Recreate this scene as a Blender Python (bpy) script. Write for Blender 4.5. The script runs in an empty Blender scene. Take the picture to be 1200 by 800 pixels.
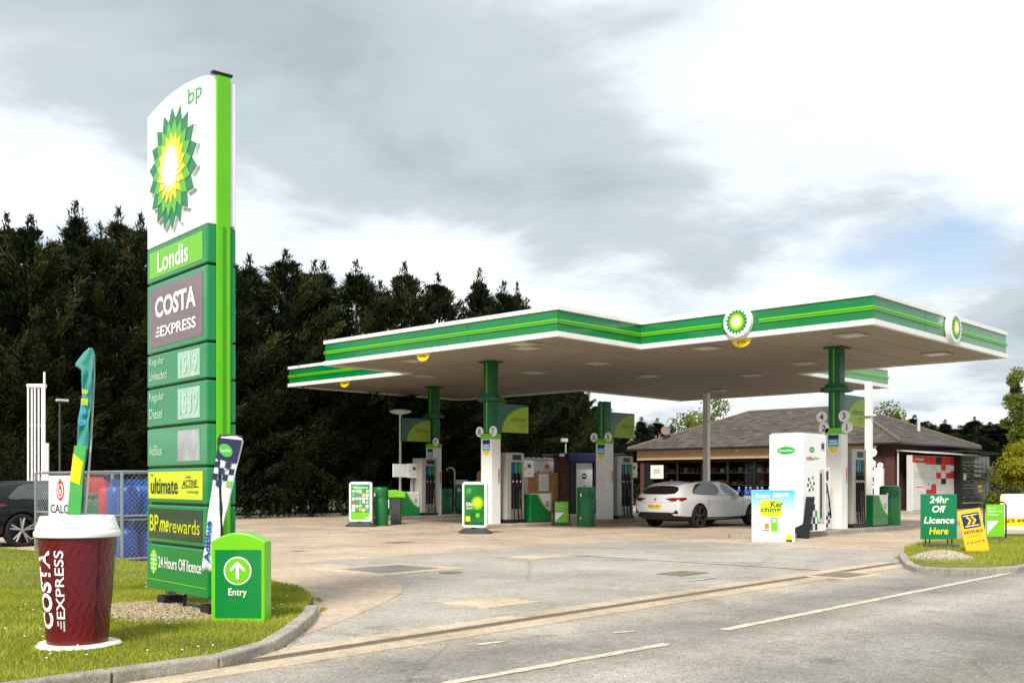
import bpy, bmesh, math, random
import numpy as np
from math import sin, cos, pi, radians
from mathutils import Vector, Matrix
from mathutils.bvhtree import BVHTree
random.seed(7); RNG = np.random.default_rng(11)
scene = bpy.context.scene
COL = scene.collection

# ------------------------------------------------------------------ camera
# world: +X runs along the road (to the right, away), +Y runs from the road into the forecourt
FPX, HY, CH = 1220.0, 565.0, 1.35
TH = radians(43.18)
FX, FY, RX, RY = cos(TH), sin(TH), sin(TH), -cos(TH)
YAW = -(pi / 2 - TH)
cam_d = bpy.data.cameras.new('camera'); cam = bpy.data.objects.new('camera', cam_d); COL.objects.link(cam)
cam.location = (0, 0, CH); cam.rotation_euler = (pi / 2, 0, YAW)
cam_d.sensor_width = 36; cam_d.lens = 36 * FPX / 1200; cam_d.shift_y = (HY - 400) / 1200
cam_d.clip_start = .05; cam_d.clip_end = 6000
scene.camera = cam
# ------------------------------------------------------------------ sky, sun, exposure
SUN_DIR = Vector((-.80, -.36, .85)).normalized()
sun_el = math.asin(SUN_DIR.z); sun_az = math.atan2(SUN_DIR.x, SUN_DIR.y)
world = bpy.data.worlds.new('World'); scene.world = world; world.use_nodes = True
wn = world.node_tree.nodes; wl = world.node_tree.links; wn.clear()
w_out = wn.new('ShaderNodeOutputWorld'); w_bg = wn.new('ShaderNodeBackground'); w_bg.inputs[1].default_value = .10
sky = wn.new('ShaderNodeTexSky'); sky.sky_type = 'NISHITA'; sky.sun_disc = False
sky.sun_elevation = sun_el; sky.sun_rotation = sun_az; sky.air_density = 1.0; sky.dust_density = .6
tc = wn.new('ShaderNodeTexCoord'); sep = wn.new('ShaderNodeSeparateXYZ'); wl.new(tc.outputs['Generated'], sep.inputs[0])
def wmath(op, a, b=None):
    n = wn.new('ShaderNodeMath'); n.operation = op
    for i, v in enumerate((a, b)):
        if v is None: continue
        if isinstance(v, (int, float)): n.inputs[i].default_value = v
        else: wl.new(v, n.inputs[i])
    return n.outputs[0]
zz = wmath('ADD', wmath('MAXIMUM', sep.outputs[2], 0.0), .16)
cmb = wn.new('ShaderNodeCombineXYZ')
wl.new(wmath('DIVIDE', sep.outputs[0], zz), cmb.inputs[0]); wl.new(wmath('DIVIDE', sep.outputs[1], zz), cmb.inputs[1])
def wnoise(scale, detail, rough, dist, off):
    mp = wn.new('ShaderNodeMapping'); mp.inputs[1].default_value = off; wl.new(cmb.outputs[0], mp.inputs[0])
    n = wn.new('ShaderNodeTexNoise'); n.inputs['Scale'].default_value = scale; n.inputs['Detail'].default_value = detail
    n.inputs['Roughness'].default_value = rough; n.inputs['Distortion'].default_value = dist
    wl.new(mp.outputs[0], n.inputs['Vector']); return n.outputs[0]
def wramp(fac, stops):
    r = wn.new('ShaderNodeValToRGB'); r.color_ramp.interpolation = 'EASE'; wl.new(fac, r.inputs[0])
    while len(r.color_ramp.elements) < len(stops): r.color_ramp.elements.new(.5)
    for e, (p, c) in zip(r.color_ramp.elements, stops): e.position = p; e.color = (*c, 1)
    return r.outputs[0]
CLOUD_OFF = (2.35, 4.2, 8.1)
n_a = wnoise(.55, 2, .5, .3, CLOUD_OFF); n_b = wnoise(1.9, 9, .58, .25, (1.3, 6.2, 4))
shade_f = wmath('ADD', wmath('MULTIPLY', n_a, .68), wmath('MULTIPLY', n_b, .32))
shade = wramp(shade_f, [(.37, (.290, .342, .378)), (.465, (.395, .446, .480)), (.535, (.62, .665, .695)), (.60, (1.04, 1.05, 1.06))])
cover = wramp(wnoise(.8, 5, .5, .2, (7.7, 4.2, 2)), [(.33, (0, 0, 0)), (.44, (1, 1, 1))])
csc = wn.new('ShaderNodeVectorMath'); csc.operation = 'SCALE'; csc.inputs[3].default_value = 6.8; wl.new(shade, csc.inputs[0])
mix = wn.new('ShaderNodeMix'); mix.data_type = 'RGBA'
wl.new(cover, mix.inputs[0]); skd = wn.new('ShaderNodeVectorMath'); skd.operation = 'MULTIPLY'; skd.inputs[1].default_value = (.80, .70, .64); wl.new(sky.outputs[0], skd.inputs[0]); wl.new(skd.outputs[0], mix.inputs[6]); wl.new(csc.outputs[0], mix.inputs[7])
wl.new(mix.outputs[2], w_bg.inputs[0]); wl.new(w_bg.outputs[0], w_out.inputs[0])
sun_d = bpy.data.lights.new('sun', 'SUN'); sun_d.energy = 2.0; sun_d.angle = radians(14); sun_d.color = (1, .94, .84)
sun = bpy.data.objects.new('sun', sun_d); COL.objects.link(sun); sun.location = (0, 0, 30)
sun.rotation_euler = SUN_DIR.to_track_quat('Z', 'Y').to_euler()
scene.view_settings.view_transform = 'Standard'; scene.view_settings.look = 'None'
scene.view_settings.exposure = 1.2; scene.view_settings.gamma = 1
scene.cycles.max_bounces = 8; scene.cycles.transparent_max_bounces = 8

# ------------------------------------------------------------------ photo pixel -> place (always via the plane a thing touches)
def G(px, py, z=0.0):
    s = (py - HY) / (CH - z); D = FPX / s; X = (px - 600) / s
    return (D * FX + X * RX, D * FY + X * RY)
def C(X, D): return (D * FX + X * RX, D * FY + X * RY)
def PD(px, D): return C((px - 600) / FPX * D, D)
def onY(px, y): k = (px - 600) / FPX; return y * (k * FY - RY) / (RX - k * FX)
def onX(px, x): k = (px - 600) / FPX; return x * (RX - k * FX) / (k * FY - RY)
def depth(x, y): return FX * x + FY * y
def zat(x, y, py): return CH + (HY - py) * depth(x, y) / FPX
# ------------------------------------------------------------------ materials
def lin(c): return tuple((v / 255 / 12.92) if v / 255 <= .04045 else ((v / 255 + .055) / 1.055) ** 2.4 for v in c)
MATS = {}
def mat(name, rgb, rough=.5, metal=0, var=.10, vs=3.0, bump=0.0, bs=60.0, spec=.5, emit=0, alpha=1, linear=False, dirt=0.0, coat=0, trans=0):
    if name in MATS: return MATS[name]
    m = bpy.data.materials.new(name); m.use_nodes = True; MATS[name] = m
    nt = m.node_tree; N = nt.nodes; L = nt.links; b = N['Principled BSDF']
    c = rgb if linear else lin(rgb)
    b.inputs['Roughness'].default_value = rough; b.inputs['Metallic'].default_value = metal
    b.inputs['Specular IOR Level'].default_value = spec
    if coat: b.inputs['Coat Weight'].default_value = coat; b.inputs['Coat Roughness'].default_value = .05
    if trans: b.inputs['Transmission Weight'].default_value = trans
    co = N.new('ShaderNodeTexCoord')
    if var > 0:
        n1 = N.new('ShaderNodeTexNoise'); n1.inputs['Scale'].default_value = vs; n1.inputs['Detail'].default_value = 5; n1.inputs['Roughness'].default_value = .6
        L.new(co.outputs['Object'], n1.inputs['Vector'])
        r = N.new('ShaderNodeValToRGB'); L.new(n1.outputs[0], r.inputs[0])
        r.color_ramp.elements[0].position = .3; r.color_ramp.elements[1].position = .7
        r.color_ramp.elements[0].color = (*[v * (1 - var) for v in c], 1); r.color_ramp.elements[1].color = (*[min(1, v * (1 + var * .7)) for v in c], 1)
        out = r.outputs[0]
        if dirt:
            n2 = N.new('ShaderNodeTexNoise'); n2.inputs['Scale'].default_value = vs * .45; n2.inputs['Detail'].default_value = 8; n2.inputs['Roughness'].default_value = .7
            mp = N.new('ShaderNodeMapping'); mp.inputs['Scale'].default_value = (1, 1, .25); L.new(co.outputs['Object'], mp.inputs[0]); L.new(mp.outputs[0], n2.inputs['Vector'])
            r2 = N.new('ShaderNodeValToRGB'); L.new(n2.outputs[0], r2.inputs[0]); r2.color_ramp.elements[0].position = .48; r2.color_ramp.elements[1].position = .75
            r2.color_ramp.elements[0].color = (0, 0, 0, 1); r2.color_ramp.elements[1].color = (dirt, dirt, dirt, 1)
            mx = N.new('ShaderNodeMix'); mx.data_type = 'RGBA'; L.new(r2.outputs[0], mx.inputs[0]); L.new(out, mx.inputs[6]); mx.inputs[7].default_value = (.12, .10, .075, 1)
            out = mx.outputs[2]
        L.new(out, b.inputs['Base Color'])
        rr = N.new('ShaderNodeMapRange'); L.new(n1.outputs[0], rr.inputs[0]); rr.inputs[3].default_value = max(0.02, rough - .06); rr.inputs[4].default_value = min(1, rough + .08)
        L.new(rr.outputs[0], b.inputs['Roughness'])
    else: b.inputs['Base Color'].default_value = (*c, 1)
    if bump:
        nb = N.new('ShaderNodeTexNoise'); nb.inputs['Scale'].default_value = bs; nb.inputs['Detail'].default_value = 4; L.new(co.outputs['Object'], nb.inputs['Vector'])
        bp = N.new('ShaderNodeBump'); bp.inputs['Strength'].default_value = bump; bp.inputs['Distance'].default_value = .01; L.new(nb.outputs[0], bp.inputs['Height']); L.new(bp.outputs[0], b.inputs['Normal'])
    if emit: b.inputs['Emission Color'].default_value = (*c, 1); b.inputs['Emission Strength'].default_value = emit
    return m
def ground_mat(name, c_lo, c_hi, grain, big, spots, rough=.9, bump=.5, track=None):
    """mineral surface: wide stains, medium mottling, fine aggregate with light and dark chips"""
    m = bpy.data.materials.new(name); m.use_nodes = True; MATS[name] = m
    nt = m.node_tree; N = nt.nodes; L = nt.links; b = N['Principled BSDF']; b.inputs['Roughness'].default_value = rough; b.inputs['Specular IOR Level'].default_value = .25
    co = N.new('ShaderNodeTexCoord')
    def noise(scale, det, rg=.6, sc=(1, 1, 1), off=(0, 0, 0)):
        mp = N.new('ShaderNodeMapping'); mp.inputs['Scale'].default_value = sc; mp.inputs[1].default_value = off; L.new(co.outputs['Object'], mp.inputs[0])
        n = N.new('ShaderNodeTexNoise'); n.inputs['Scale'].default_value = scale; n.inputs['Detail'].default_value = det; n.inputs['Roughness'].default_value = rg; L.new(mp.outputs[0], n.inputs['Vector']); return n.outputs[0]
    def ramp(f, stops):
        r = N.new('ShaderNodeValToRGB'); L.new(f, r.inputs[0])
        while len(r.color_ramp.elements) < len(stops): r.color_ramp.elements.new(.5)
        for e, (p, c) in zip(r.color_ramp.elements, stops): e.position = p; e.color = (*c, 1)
        return r.outputs[0]
    def mixc(bl, f, a, bb):
        x = N.new('ShaderNodeMix'); x.data_type = 'RGBA'; x.blend_type = bl
        if isinstance(f, float): x.inputs[0].default_value = f
        else: L.new(f, x.inputs[0])
        for i, v in ((6, a), (7, bb)):
            if isinstance(v, tuple): x.inputs[i].default_value = (*v, 1)
            else: L.new(v, x.inputs[i])
        return x.outputs[2]
    base = ramp(noise(big, 7, .62), [(.30, c_lo), (.70, c_hi)])
    st = ramp(noise(.55, 8, .7, (1, 1, 1), (5, 9, 1)), [(.35, (.72,) * 3), (.58, (1.0,) * 3), (.75, (1.14,) * 3)])
    base = mixc('MULTIPLY', 1.0, base, st)
    fine = ramp(noise(grain, 3, .75), [(.36, (.42,) * 3), (.47, (.92,) * 3), (.55, (1.05,) * 3), (.64, (1.75,) * 3)])
    base = mixc('MULTIPLY', spots, base, fine)
    mot = ramp(noise(9, 7, .72, (1, 1, 1), (2, 3, 4)), [(.32, (.80,) * 3), (.5, (1.0,) * 3), (.68, (1.15,) * 3)]); base = mixc('MULTIPLY', .9, base, mot)
    coarse = ramp(noise(grain * .45, 2, .6, (1, 1, 1), (8, 1, 4)), [(.34, (.55,) * 3), (.44, (1.0,) * 3), (.60, (1.0,) * 3), (.68, (1.5,) * 3)]); base = mixc('MULTIPLY', spots, base, coarse)
    spill = ramp(noise(1.35, 6, .6, (1, 1, 1), (3, 7, 2)), [(.60, (1.0,) * 3), (.70, (.70, .68, .66))]); base = mixc('MULTIPLY', 1.0, base, spill)
    cr = N.new('ShaderNodeTexVoronoi'); cr.feature = 'DISTANCE_TO_EDGE'; cr.inputs['Scale'].default_value = .32
    ds = N.new('ShaderNodeMix'); ds.data_type = 'VECTOR'; ds.inputs[0].default_value = .10
    nn = N.new('ShaderNodeTexNoise'); nn.inputs['Scale'].default_value = 2.2; nn.inputs['Detail'].default_value = 6; L.new(co.outputs['Object'], nn.inputs['Vector'])
    L.new(co.outputs['Object'], ds.inputs[4]); L.new(nn.outputs[1], ds.inputs[5]); L.new(ds.outputs[1], cr.inputs['Vector'])
    ck = ramp(cr.outputs[0], [(.0, (.62,) * 3), (.006, (1,) * 3)])
    base = mixc('MULTIPLY', .6, base, ck)
    if track:
        sp = N.new('ShaderNodeSeparateXYZ'); L.new(co.outputs['Object'], sp.inputs[0])
        wob = N.new('ShaderNodeMath'); wob.operation = 'MULTIPLY_ADD'; L.new(noise(.25, 4), wob.inputs[0]); wob.inputs[1].default_value = 1.1; L.new(sp.outputs[1], wob.inputs[2])
        rp = N.new('ShaderNodeMapRange'); L.new(wob.outputs[0], rp.inputs[0]); rp.inputs[1].default_value = track[0]; rp.inputs[2].default_value = track[1]
        tr = ramp(rp.outputs[0], track[2]); base = mixc('MULTIPLY', 1.0, base, tr)
    L.new(base, b.inputs['Base Color'])
    bp = N.new('ShaderNodeBump'); bp.inputs['Strength'].default_value = bump; bp.inputs['Distance'].default_value = .006; L.new(noise(grain * .8, 3, .8), bp.inputs['Height']); L.new(bp.outputs[0], b.inputs['Normal'])
    return m
def leaf_mat(name, cols, trans=.25):
    m = bpy.data.materials.new(name); m.use_nodes = True; nt = m.node_tree; N = nt.nodes; L = nt.links; b = N['Principled BSDF']
    at = N.new('ShaderNodeAttribute'); at.attribute_name = 'tint'; r = N.new('ShaderNodeValToRGB'); L.new(at.outputs['Fac'], r.inputs[0])
    while len(r.color_ramp.elements) < len(cols): r.color_ramp.elements.new(.5)
    for e, (p, c) in zip(r.color_ramp.elements, cols): e.position = p; e.color = (*c, 1)
    b.inputs['Roughness'].default_value = .65; b.inputs['Specular IOR Level'].default_value = .2; L.new(r.outputs[0], b.inputs['Base Color'])
    t = N.new('ShaderNodeBsdfTranslucent'); L.new(r.outputs[0], t.inputs[0]); ms = N.new('ShaderNodeMixShader'); ms.inputs[0].default_value = trans
    L.new(b.outputs[0], ms.inputs[1]); L.new(t.outputs[0], ms.inputs[2]); L.new(ms.outputs[0], N['Material Output'].inputs[0]); return m

GREEN = mat('signal_green', (0, 130, 58), .28, var=.07, vs=2, coat=.3)
DGREEN = mat('deep_green', (0, 92, 48), .35, var=.08, vs=3)
BINGREEN = mat('bin_green', (0, 112, 52), .42, var=.10, vs=5, dirt=.2)
FASCIA = mat('fascia_green', (0, 124, 60), .24, var=.10, vs=.9, coat=.5, dirt=.16)
LIME = mat('lime', (112, 196, 22), .35, var=.06, vs=3)
LIMED = mat('lime_strip', (96, 190, 10), .3, var=.05, vs=2)
MIDGREEN = mat('mid_green', (58, 165, 70), .35, var=.08)
TEALG = mat('teal_green', (0, 128, 96), .4, var=.1, vs=4)
WHITE = mat('white_paint', (240, 240, 237), .38, var=.04, vs=2.5, dirt=.06)
SIGNWHITE = mat('sign_white', (238, 240, 240), .3, var=.03, vs=2)
PRINTW = mat('print_white', (242, 243, 242), .45, var=.02)
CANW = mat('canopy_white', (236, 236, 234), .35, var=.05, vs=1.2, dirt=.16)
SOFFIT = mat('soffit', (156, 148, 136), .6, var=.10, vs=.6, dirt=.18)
GREY = mat('pump_grey', (168, 168, 162), .38, metal=.25, var=.06, vs=5)
LGREY = mat('light_grey', (196, 198, 198), .45, var=.06)
DGREY = mat('dark_grey', (62, 64, 66), .5, var=.12, vs=6)
BLACK = mat('black_plastic', (20, 20, 22), .45, var=.2, vs=8)
RUBBER = mat('rubber', (24, 24, 25), .75, var=.2, vs=20)
STEEL = mat('galvanised_steel', (160, 164, 168), .38, metal=.7, var=.14, vs=12)
CHROME = mat('chrome', (210, 212, 215), .15, metal=1, var=.05)
YELLOW = mat('yellow', (248, 214, 12), .4, var=.05)
YORANGE = mat('amber_yellow', (246, 190, 22), .4, var=.06, dirt=.08)
PALEY = mat('pale_yellow', (250, 232, 110), .4, var=.04)
ACIDY = mat('acid_yellow', (214, 222, 26), .38, var=.05)
OLIVE = mat('olive_lime', (158, 186, 32), .4, var=.08)
NAVY = mat('navy', (22, 34, 74), .5, var=.1)
BLUE = mat('bottle_blue', (24, 76, 158), .4, var=.12, vs=6)
SKYB = mat('sky_blue', (72, 172, 222), .4, var=.08)
RED = mat('red', (206, 30, 32), .42, var=.1)
GASRED = mat('gas_red', (190, 36, 34), .45, var=.14, vs=6)
GASGREEN = mat('gas_green', (22, 104, 66), .45, var=.14, vs=6)
TEXTDARK = mat('print_dark', (44, 52, 44), .5, var=.05)
ORANGE = mat('orange', (226, 130, 34), .5, var=.1)

# ------------------------------------------------------------------ mesh building
class MB:
    def __init__(s): s.v = []; s.f = []
    def add(s, vs, fs):
        o = len(s.v); s.v += [tuple(v) for v in vs]; s.f += [tuple(i + o for i in f) for f in fs]; return s
    def box(s, x0, x1, y0, y1, z0, z1):
        return s.add([(x0, y0, z0), (x1, y0, z0), (x1, y1, z0), (x0, y1, z0), (x0, y0, z1), (x1, y0, z1), (x1, y1, z1), (x0, y1, z1)],
                     [(0, 3, 2, 1), (4, 5, 6, 7), (0, 1, 5, 4), (1, 2, 6, 5), (2, 3, 7, 6), (3, 0, 4, 7)])
    def cyl(s, p0, p1, r0, r1=None, n=12):
        r1 = r0 if r1 is None else r1; p0 = Vector(p0); p1 = Vector(p1); d = (p1 - p0).normalized()
        a = d.orthogonal().normalized(); b = d.cross(a); vs = []
        for p, r in ((p0, r0), (p1, r1)):
            for i in range(n): t = 2 * pi * i / n; vs.append(p + (a * cos(t) + b * sin(t)) * r)
        return s.add(vs, [(i, (i + 1) % n, n + (i + 1) % n, n + i) for i in range(n)] + [tuple(range(n))[::-1], tuple(range(n, 2 * n))])
    def tube(s, pts, r, n=6):
        pts = [Vector(p) for p in pts]; vs = []; up = Vector((.123, .31, 1)).normalized()
        for i, p in enumerate(pts):
            d = (pts[min(i + 1, len(pts) - 1)] - pts[max(i - 1, 0)]).normalized()
            a = d.cross(up)
            a = a.normalized() if a.length > 1e-4 else d.orthogonal().normalized(); b = d.cross(a); rr = r[i] if isinstance(r, (list, tuple)) else r
            for k in range(n): t = 2 * pi * k / n; vs.append(p + (a * cos(t) + b * sin(t)) * rr)
        fs = [(i * n + k, i * n + (k + 1) % n, (i + 1) * n + (k + 1) % n, (i + 1) * n + k) for i in range(len(pts) - 1) for k in range(n)]
        m = (len(pts) - 1) * n
        return s.add(vs, fs + [tuple(range(n))[::-1], tuple(range(m, m + n))])
    def lathe(s, prof, n=24, c=(0, 0, 0), fn=None):
        vs = []
        for r, z in prof:
            for i in range(n):
                t = 2 * pi * i / n; q = r + (fn(t, z) if fn else 0); vs.append((c[0] + q * cos(t), c[1] + q * sin(t), c[2] + z))
        k = len(prof)
        fs = [(j * n + i, j * n + (i + 1) % n, (j + 1) * n + (i + 1) % n, (j + 1) * n + i) for j in range(k - 1) for i in range(n)]
        return s.add(vs, fs + [tuple(range(n))[::-1], tuple(range((k - 1) * n, k * n))])
    def prism(s, poly, fn, c0, c1):
        """poly in 2-D (counter-clockwise seen from the c1 side), fn(a,b,c) -> xyz"""
        n = len(poly); vs = [fn(a, b, c0) for a, b in poly] + [fn(a, b, c1) for a, b in poly]
        return s.add(vs, [tuple(range(n))[::-1], tuple(range(n, 2 * n))] + [(i, (i + 1) % n, n + (i + 1) % n, n + i) for i in range(n)])
    def build(s, name, m, parent=None, loc=(0, 0, 0), rot=0, smooth=False, bevel=0, seg=2):
        me = bpy.data.meshes.new(name); me.from_pydata(s.v, [], s.f); me.update()
        return obj(name, me, m, parent, loc, rot, smooth, bevel, seg)
def obj(name, me, m, parent=None, loc=(0, 0, 0), rot=0, smooth=False, bevel=0, seg=2):
    if m is not None and not me.materials: me.materials.append(m)
    if smooth: me.shade_smooth(); me.set_sharp_from_angle(angle=radians(38))
    o = bpy.data.objects.new(name, me); COL.objects.link(o); o.location = loc; o.rotation_euler = (0, 0, rot)
    if parent is not None: o.parent = parent
    if bevel:
        b = o.modifiers.new('bevel', 'BEVEL'); b.width = bevel; b.segments = seg; b.limit_method = 'ANGLE'; b.angle_limit = radians(40)
    return o
def tag(o, label, cat, group=None, kind=None):
    o['label'] = label; o['category'] = cat
    if group: o['group'] = group
    if kind: o['kind'] = kind
    return o
def struct(o, label=None): o['kind'] = 'structure'; o['label'] = label or o.name.replace('_', ' '); return o
def thing(name, label, cat, loc=(0, 0, 0), rot=0, group=None):
    o = bpy.data.objects.new(name, None); COL.objects.link(o); o.location = (loc[0], loc[1], loc[2] if len(loc) > 2 else 0)
    o.rotation_euler = (0, 0, rot); o.empty_display_size = .2
    return tag(o, label, cat, group)
def dup(o, parent=None):
    c = o.copy(); COL.objects.link(c); c.parent = parent
    for ch in list(o.children): dup(ch, c)
    return c
def B(x0, x1, y0, y1, z0, z1, name, m, parent=None, bevel=0, **k): return MB().box(x0, x1, y0, y1, z0, z1).build(name, m, parent, bevel=bevel, **k)
def npmesh(name, V, F, tint=None):
    me = bpy.data.meshes.new(name); V = np.ascontiguousarray(V, np.float32); F = np.ascontiguousarray(F, np.int32); k = F.shape[1]
    me.vertices.add(len(V)); me.vertices.foreach_set('co', V.ravel()); me.loops.add(F.size); me.loops.foreach_set('vertex_index', F.ravel())
    me.polygons.add(len(F)); me.polygons.foreach_set('loop_start', np.arange(len(F), dtype=np.int32) * k); me.update(calc_edges=True)
    if tint is not None:
        a = me.attributes.new('tint', 'FLOAT', 'FACE'); a.data.foreach_set('value', np.ascontiguousarray(tint, np.float32))
    return me
# faces of a thing: front (local -Y, reading +X), right (local +X, reading +Y), left (local -X, reading -Y), top
def front(y): return lambda a, b, c: (a, y - c, b)
def right(x): return lambda a, b, c: (x + c, a, b)
def left(x): return lambda a, b, c: (x - c, -a, b)
def flat(z): return lambda a, b, c: (a, b, z + c)
def circle(cx, cy, r, n=28, ry=None): return [(cx + r * cos(2 * pi * i / n), cy + (ry or r) * sin(2 * pi * i / n)) for i in range(n)]
def star(cx, cy, R, r, n=18, ph=0.0): return [(cx + (R if i % 2 == 0 else r) * cos(pi * i / n + ph), cy + (R if i % 2 == 0 else r) * sin(pi * i / n + ph)) for i in range(2 * n)]
def rrect(x0, x1, y0, y1, r, n=5):
    p = []
    for cx, cy, a in ((x1 - r, y0 + r, -pi / 2), (x1 - r, y1 - r, 0), (x0 + r, y1 - r, pi / 2), (x0 + r, y0 + r, pi)):
        for i in range(n + 1): t = a + pi / 2 * i / n; p.append((cx + r * cos(t), cy + r * sin(t)))
    return p
def plate(parent, name, poly, fn, m, c0=0, c1=.004): return MB().prism(poly, fn, c0, c1).build(name, m, parent)
def rect(x0, x1, y0, y1): return [(x0, y0), (x1, y0), (x1, y1), (x0, y1)]
TXT = {}
def text_data(s, bold, shear):
    k = (s, bold, shear)
    if k not in TXT:
        cu = bpy.data.curves.new('t', 'FONT'); cu.body = s; cu.size = 1; cu.offset = bold; cu.shear = shear; cu.resolution_u = 3; cu.align_x = 'LEFT'; cu.space_line = .95
        o = bpy.data.objects.new('t', cu); me = o.to_mesh(); v = [tuple(p.co) for p in me.vertices]; f = [tuple(p.vertices) for p in me.polygons]
        o.to_mesh_clear(); bpy.data.objects.remove(o); bpy.data.curves.remove(cu); TXT[k] = (v, f)
    return TXT[k]
def text(parent, s, x0, x1, y0, y1, fn, m, bold=.012, shear=0, c=.003, keep=False, name='lettering'):
    """lettering printed flat on a face, fitted into the rectangle x0..x1, y0..y1"""
    v, f = text_data(s, bold, shear)
    ax = min(p[0] for p in v); bx = max(p[0] for p in v); ay = min(p[1] for p in v); by = max(p[1] for p in v)
    sx = (x1 - x0) / (bx - ax); sy = (y1 - y0) / (by - ay)
    if keep: sx = sy = min(sx, sy)
    ox = x0 + ((x1 - x0) - sx * (bx - ax)) / 2 if keep else x0
    w = [fn(ox + (p[0] - ax) * sx, y0 + (p[1] - ay) * sy, c) for p in v]
    mb = MB(); mb.v = w; mb.f = list(f); return mb.build(name, m, parent)
def emblem(parent, cx, cy, R, fn, c=.0, step=.004):
    """sunburst of pointed petals, green through yellow to white"""
    for i, (a, b, m, ph) in enumerate(((1, .80, mat('petal_green', (0, 122, 70), .35), 0), (.80, .62, mat('petal_light', (96, 184, 56), .35), pi / 18), (.585, .45, YELLOW, 0), (.47, .36, PALEY, pi / 18), (.36, .27, PRINTW, 0))):
        plate(parent, 'emblem_petals', star(cx, cy, R * a, R * b, 18, ph + pi / 2), fn, m, c + i * step, c + (i + 1) * step)
# ================================================================== THE SETTING: ground
ASPH = ground_mat('road_asphalt', (.335, .306, .262), (.42, .387, .334), 70, .8, .65, track=(-3.0, 9.0, [(0, (.8,) * 3), (.42, (.95,) * 3), (.52, (.60,) * 3), (.60, (.78, .8, .84)), (.665, (1.12,) * 3), (.71, (.76, .765, .78)), (.765, (.70, .715, .74)), (.83, (1.12, 1.1, 1.06)), (1, (1.15, 1.12, 1.07))]))
TARM = ground_mat('apron_tarmac', (.365, .336, .290), (.455, .422, .368), 60, .6, .7)
CONC = ground_mat('forecourt_concrete', (.46, .36, .26), (.57, .462, .35), 55, .5, .4, bump=.3)
KERBM = ground_mat('kerb_concrete', (.33, .295, .245), (.45, .405, .34), 60, 2.5, .45)
SOIL = ground_mat('soil_and_turf', (.13, .15, .028), (.20, .22, .05), 30, 1.5, .6)
FIELD = ground_mat('field', (.06, .085, .025), (.10, .12, .04), 8, .05, .4)
def sheet(name, poly, z, m, kind=True, parent=None):
    me = bpy.data.meshes.new(name); me.from_pydata([(x, y, z) for x, y in poly], [], [tuple(range(len(poly)))]); me.update()
    if me.polygons[0].normal.z < 0: me.flip_normals()
    o = obj(name, me, m, parent)
    return struct(o) if kind else o
sheet('ground', [(-1500, -1500), (2500, -1500), (2500, 2500), (-1500, 2500)], -.05, FIELD)
sheet('apron', [(-40, 5.0), (90, 5.0), (90, 33.6), (-40, 33.6)], 0, TARM)
dr0 = Vector(G(372, 764)); dr1 = Vector(G(1053, 660)); drd = (dr1 - dr0).normalized(); drn = Vector((-drd.y, drd.x))
def alongdr(t, o=0): p = dr0 + drd * t + drn * o; return (p.x, p.y)
sheet('road', [(-120, -3.2), (400, -3.2), (400, 5.6), (25, 5.6), alongdr(17, -.1), alongdr(-1.5, -.1), (3, 6.72), (-120, 6.72)], .004, ASPH)
LINEW = mat('road_paint', (206, 194, 170), .7, var=.3, vs=18, dirt=.7)
def stripe(p0, p1, w, z=.009, m=None, name='road_marking', ragged=True):
    p0 = Vector(p0); p1 = Vector(p1); d = (p1 - p0); L = d.length; d /= L; n = Vector((-d.y, d.x)); k = max(2, int(L / .12)); a = []; b = []
    for i in range(k + 1):
        q = p0 + d * L * i / k; j = (lambda: random.uniform(-.012, .008)) if ragged else (lambda: 0)
        u = q + n * (w / 2 + j()); v = q - n * (w / 2 + j()); a.append((u.x, u.y)); b.append((v.x, v.y))
    return sheet(name, b + a[::-1], z, m or LINEW)
stripe(G(520, 802), G(782, 755), .11); stripe(G(848, 738.5), G(1196, 669), .11)
stripe(G(1240, 662), (140, 5.05), .11)
for a_, b_ in (((718, 742), (745, 740)), ((805, 681), (838, 677)), ((560, 756), (590, 752))): stripe(G(*a_), G(*b_), .07)
PALEC = ground_mat('pale_concrete', (.50, .405, .285), (.62, .515, .375), 60, 1.2, .4)
# drain channel across the entry: two concrete haunches and cast grates
L_dr = (dr1 - dr0).length
drain = thing('drain_channel', 'slotted drain channel with pale concrete haunches across the station entrance', 'drain')
drain['kind'] = 'structure'
for o0, o1 in ((-.36, -.085), (.085, .33)):
    t = -1.9
    while t < L_dr - .05:
        t2 = min(t + 2.4, L_dr); poly = [alongdr(t + .006, o0), alongdr(t2 - .006, o0), alongdr(t2 - .006, o1), alongdr(t + .006, o1)]
        MB().prism(poly, flat(0), -.05, .012).build('haunch', PALEC, drain); t = t2
GRATE = mat('cast_iron', (132, 120, 102), .6, metal=.4, var=.25, vs=9)
gm = MB(); gm.box(0, .49, -.075, -.058, -.03, .010); gm.box(0, .49, .058, .075, -.03, .010)
for i in range(13): gm.box(.01 + i * .0385, .028 + i * .0385, -.058, .058, -.03, .008)
gme = bpy.data.meshes.new('grate'); gme.from_pydata(gm.v, [], gm.f)
for i in range(int((L_dr + 1.2) / .5)):
    p = alongdr(-1.2 + i * .5); o = obj('grate', gme, GRATE, drain, (p[0], p[1], 0), math.atan2(drd.y, drd.x))
sheet('drain_bed', [alongdr(-1.9, -.085), alongdr(L_dr, -.085), alongdr(L_dr, .085), alongdr(-1.9, .085)], .0035, mat('drain_dark', (78, 70, 58), .9), parent=drain, kind=False)
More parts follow.
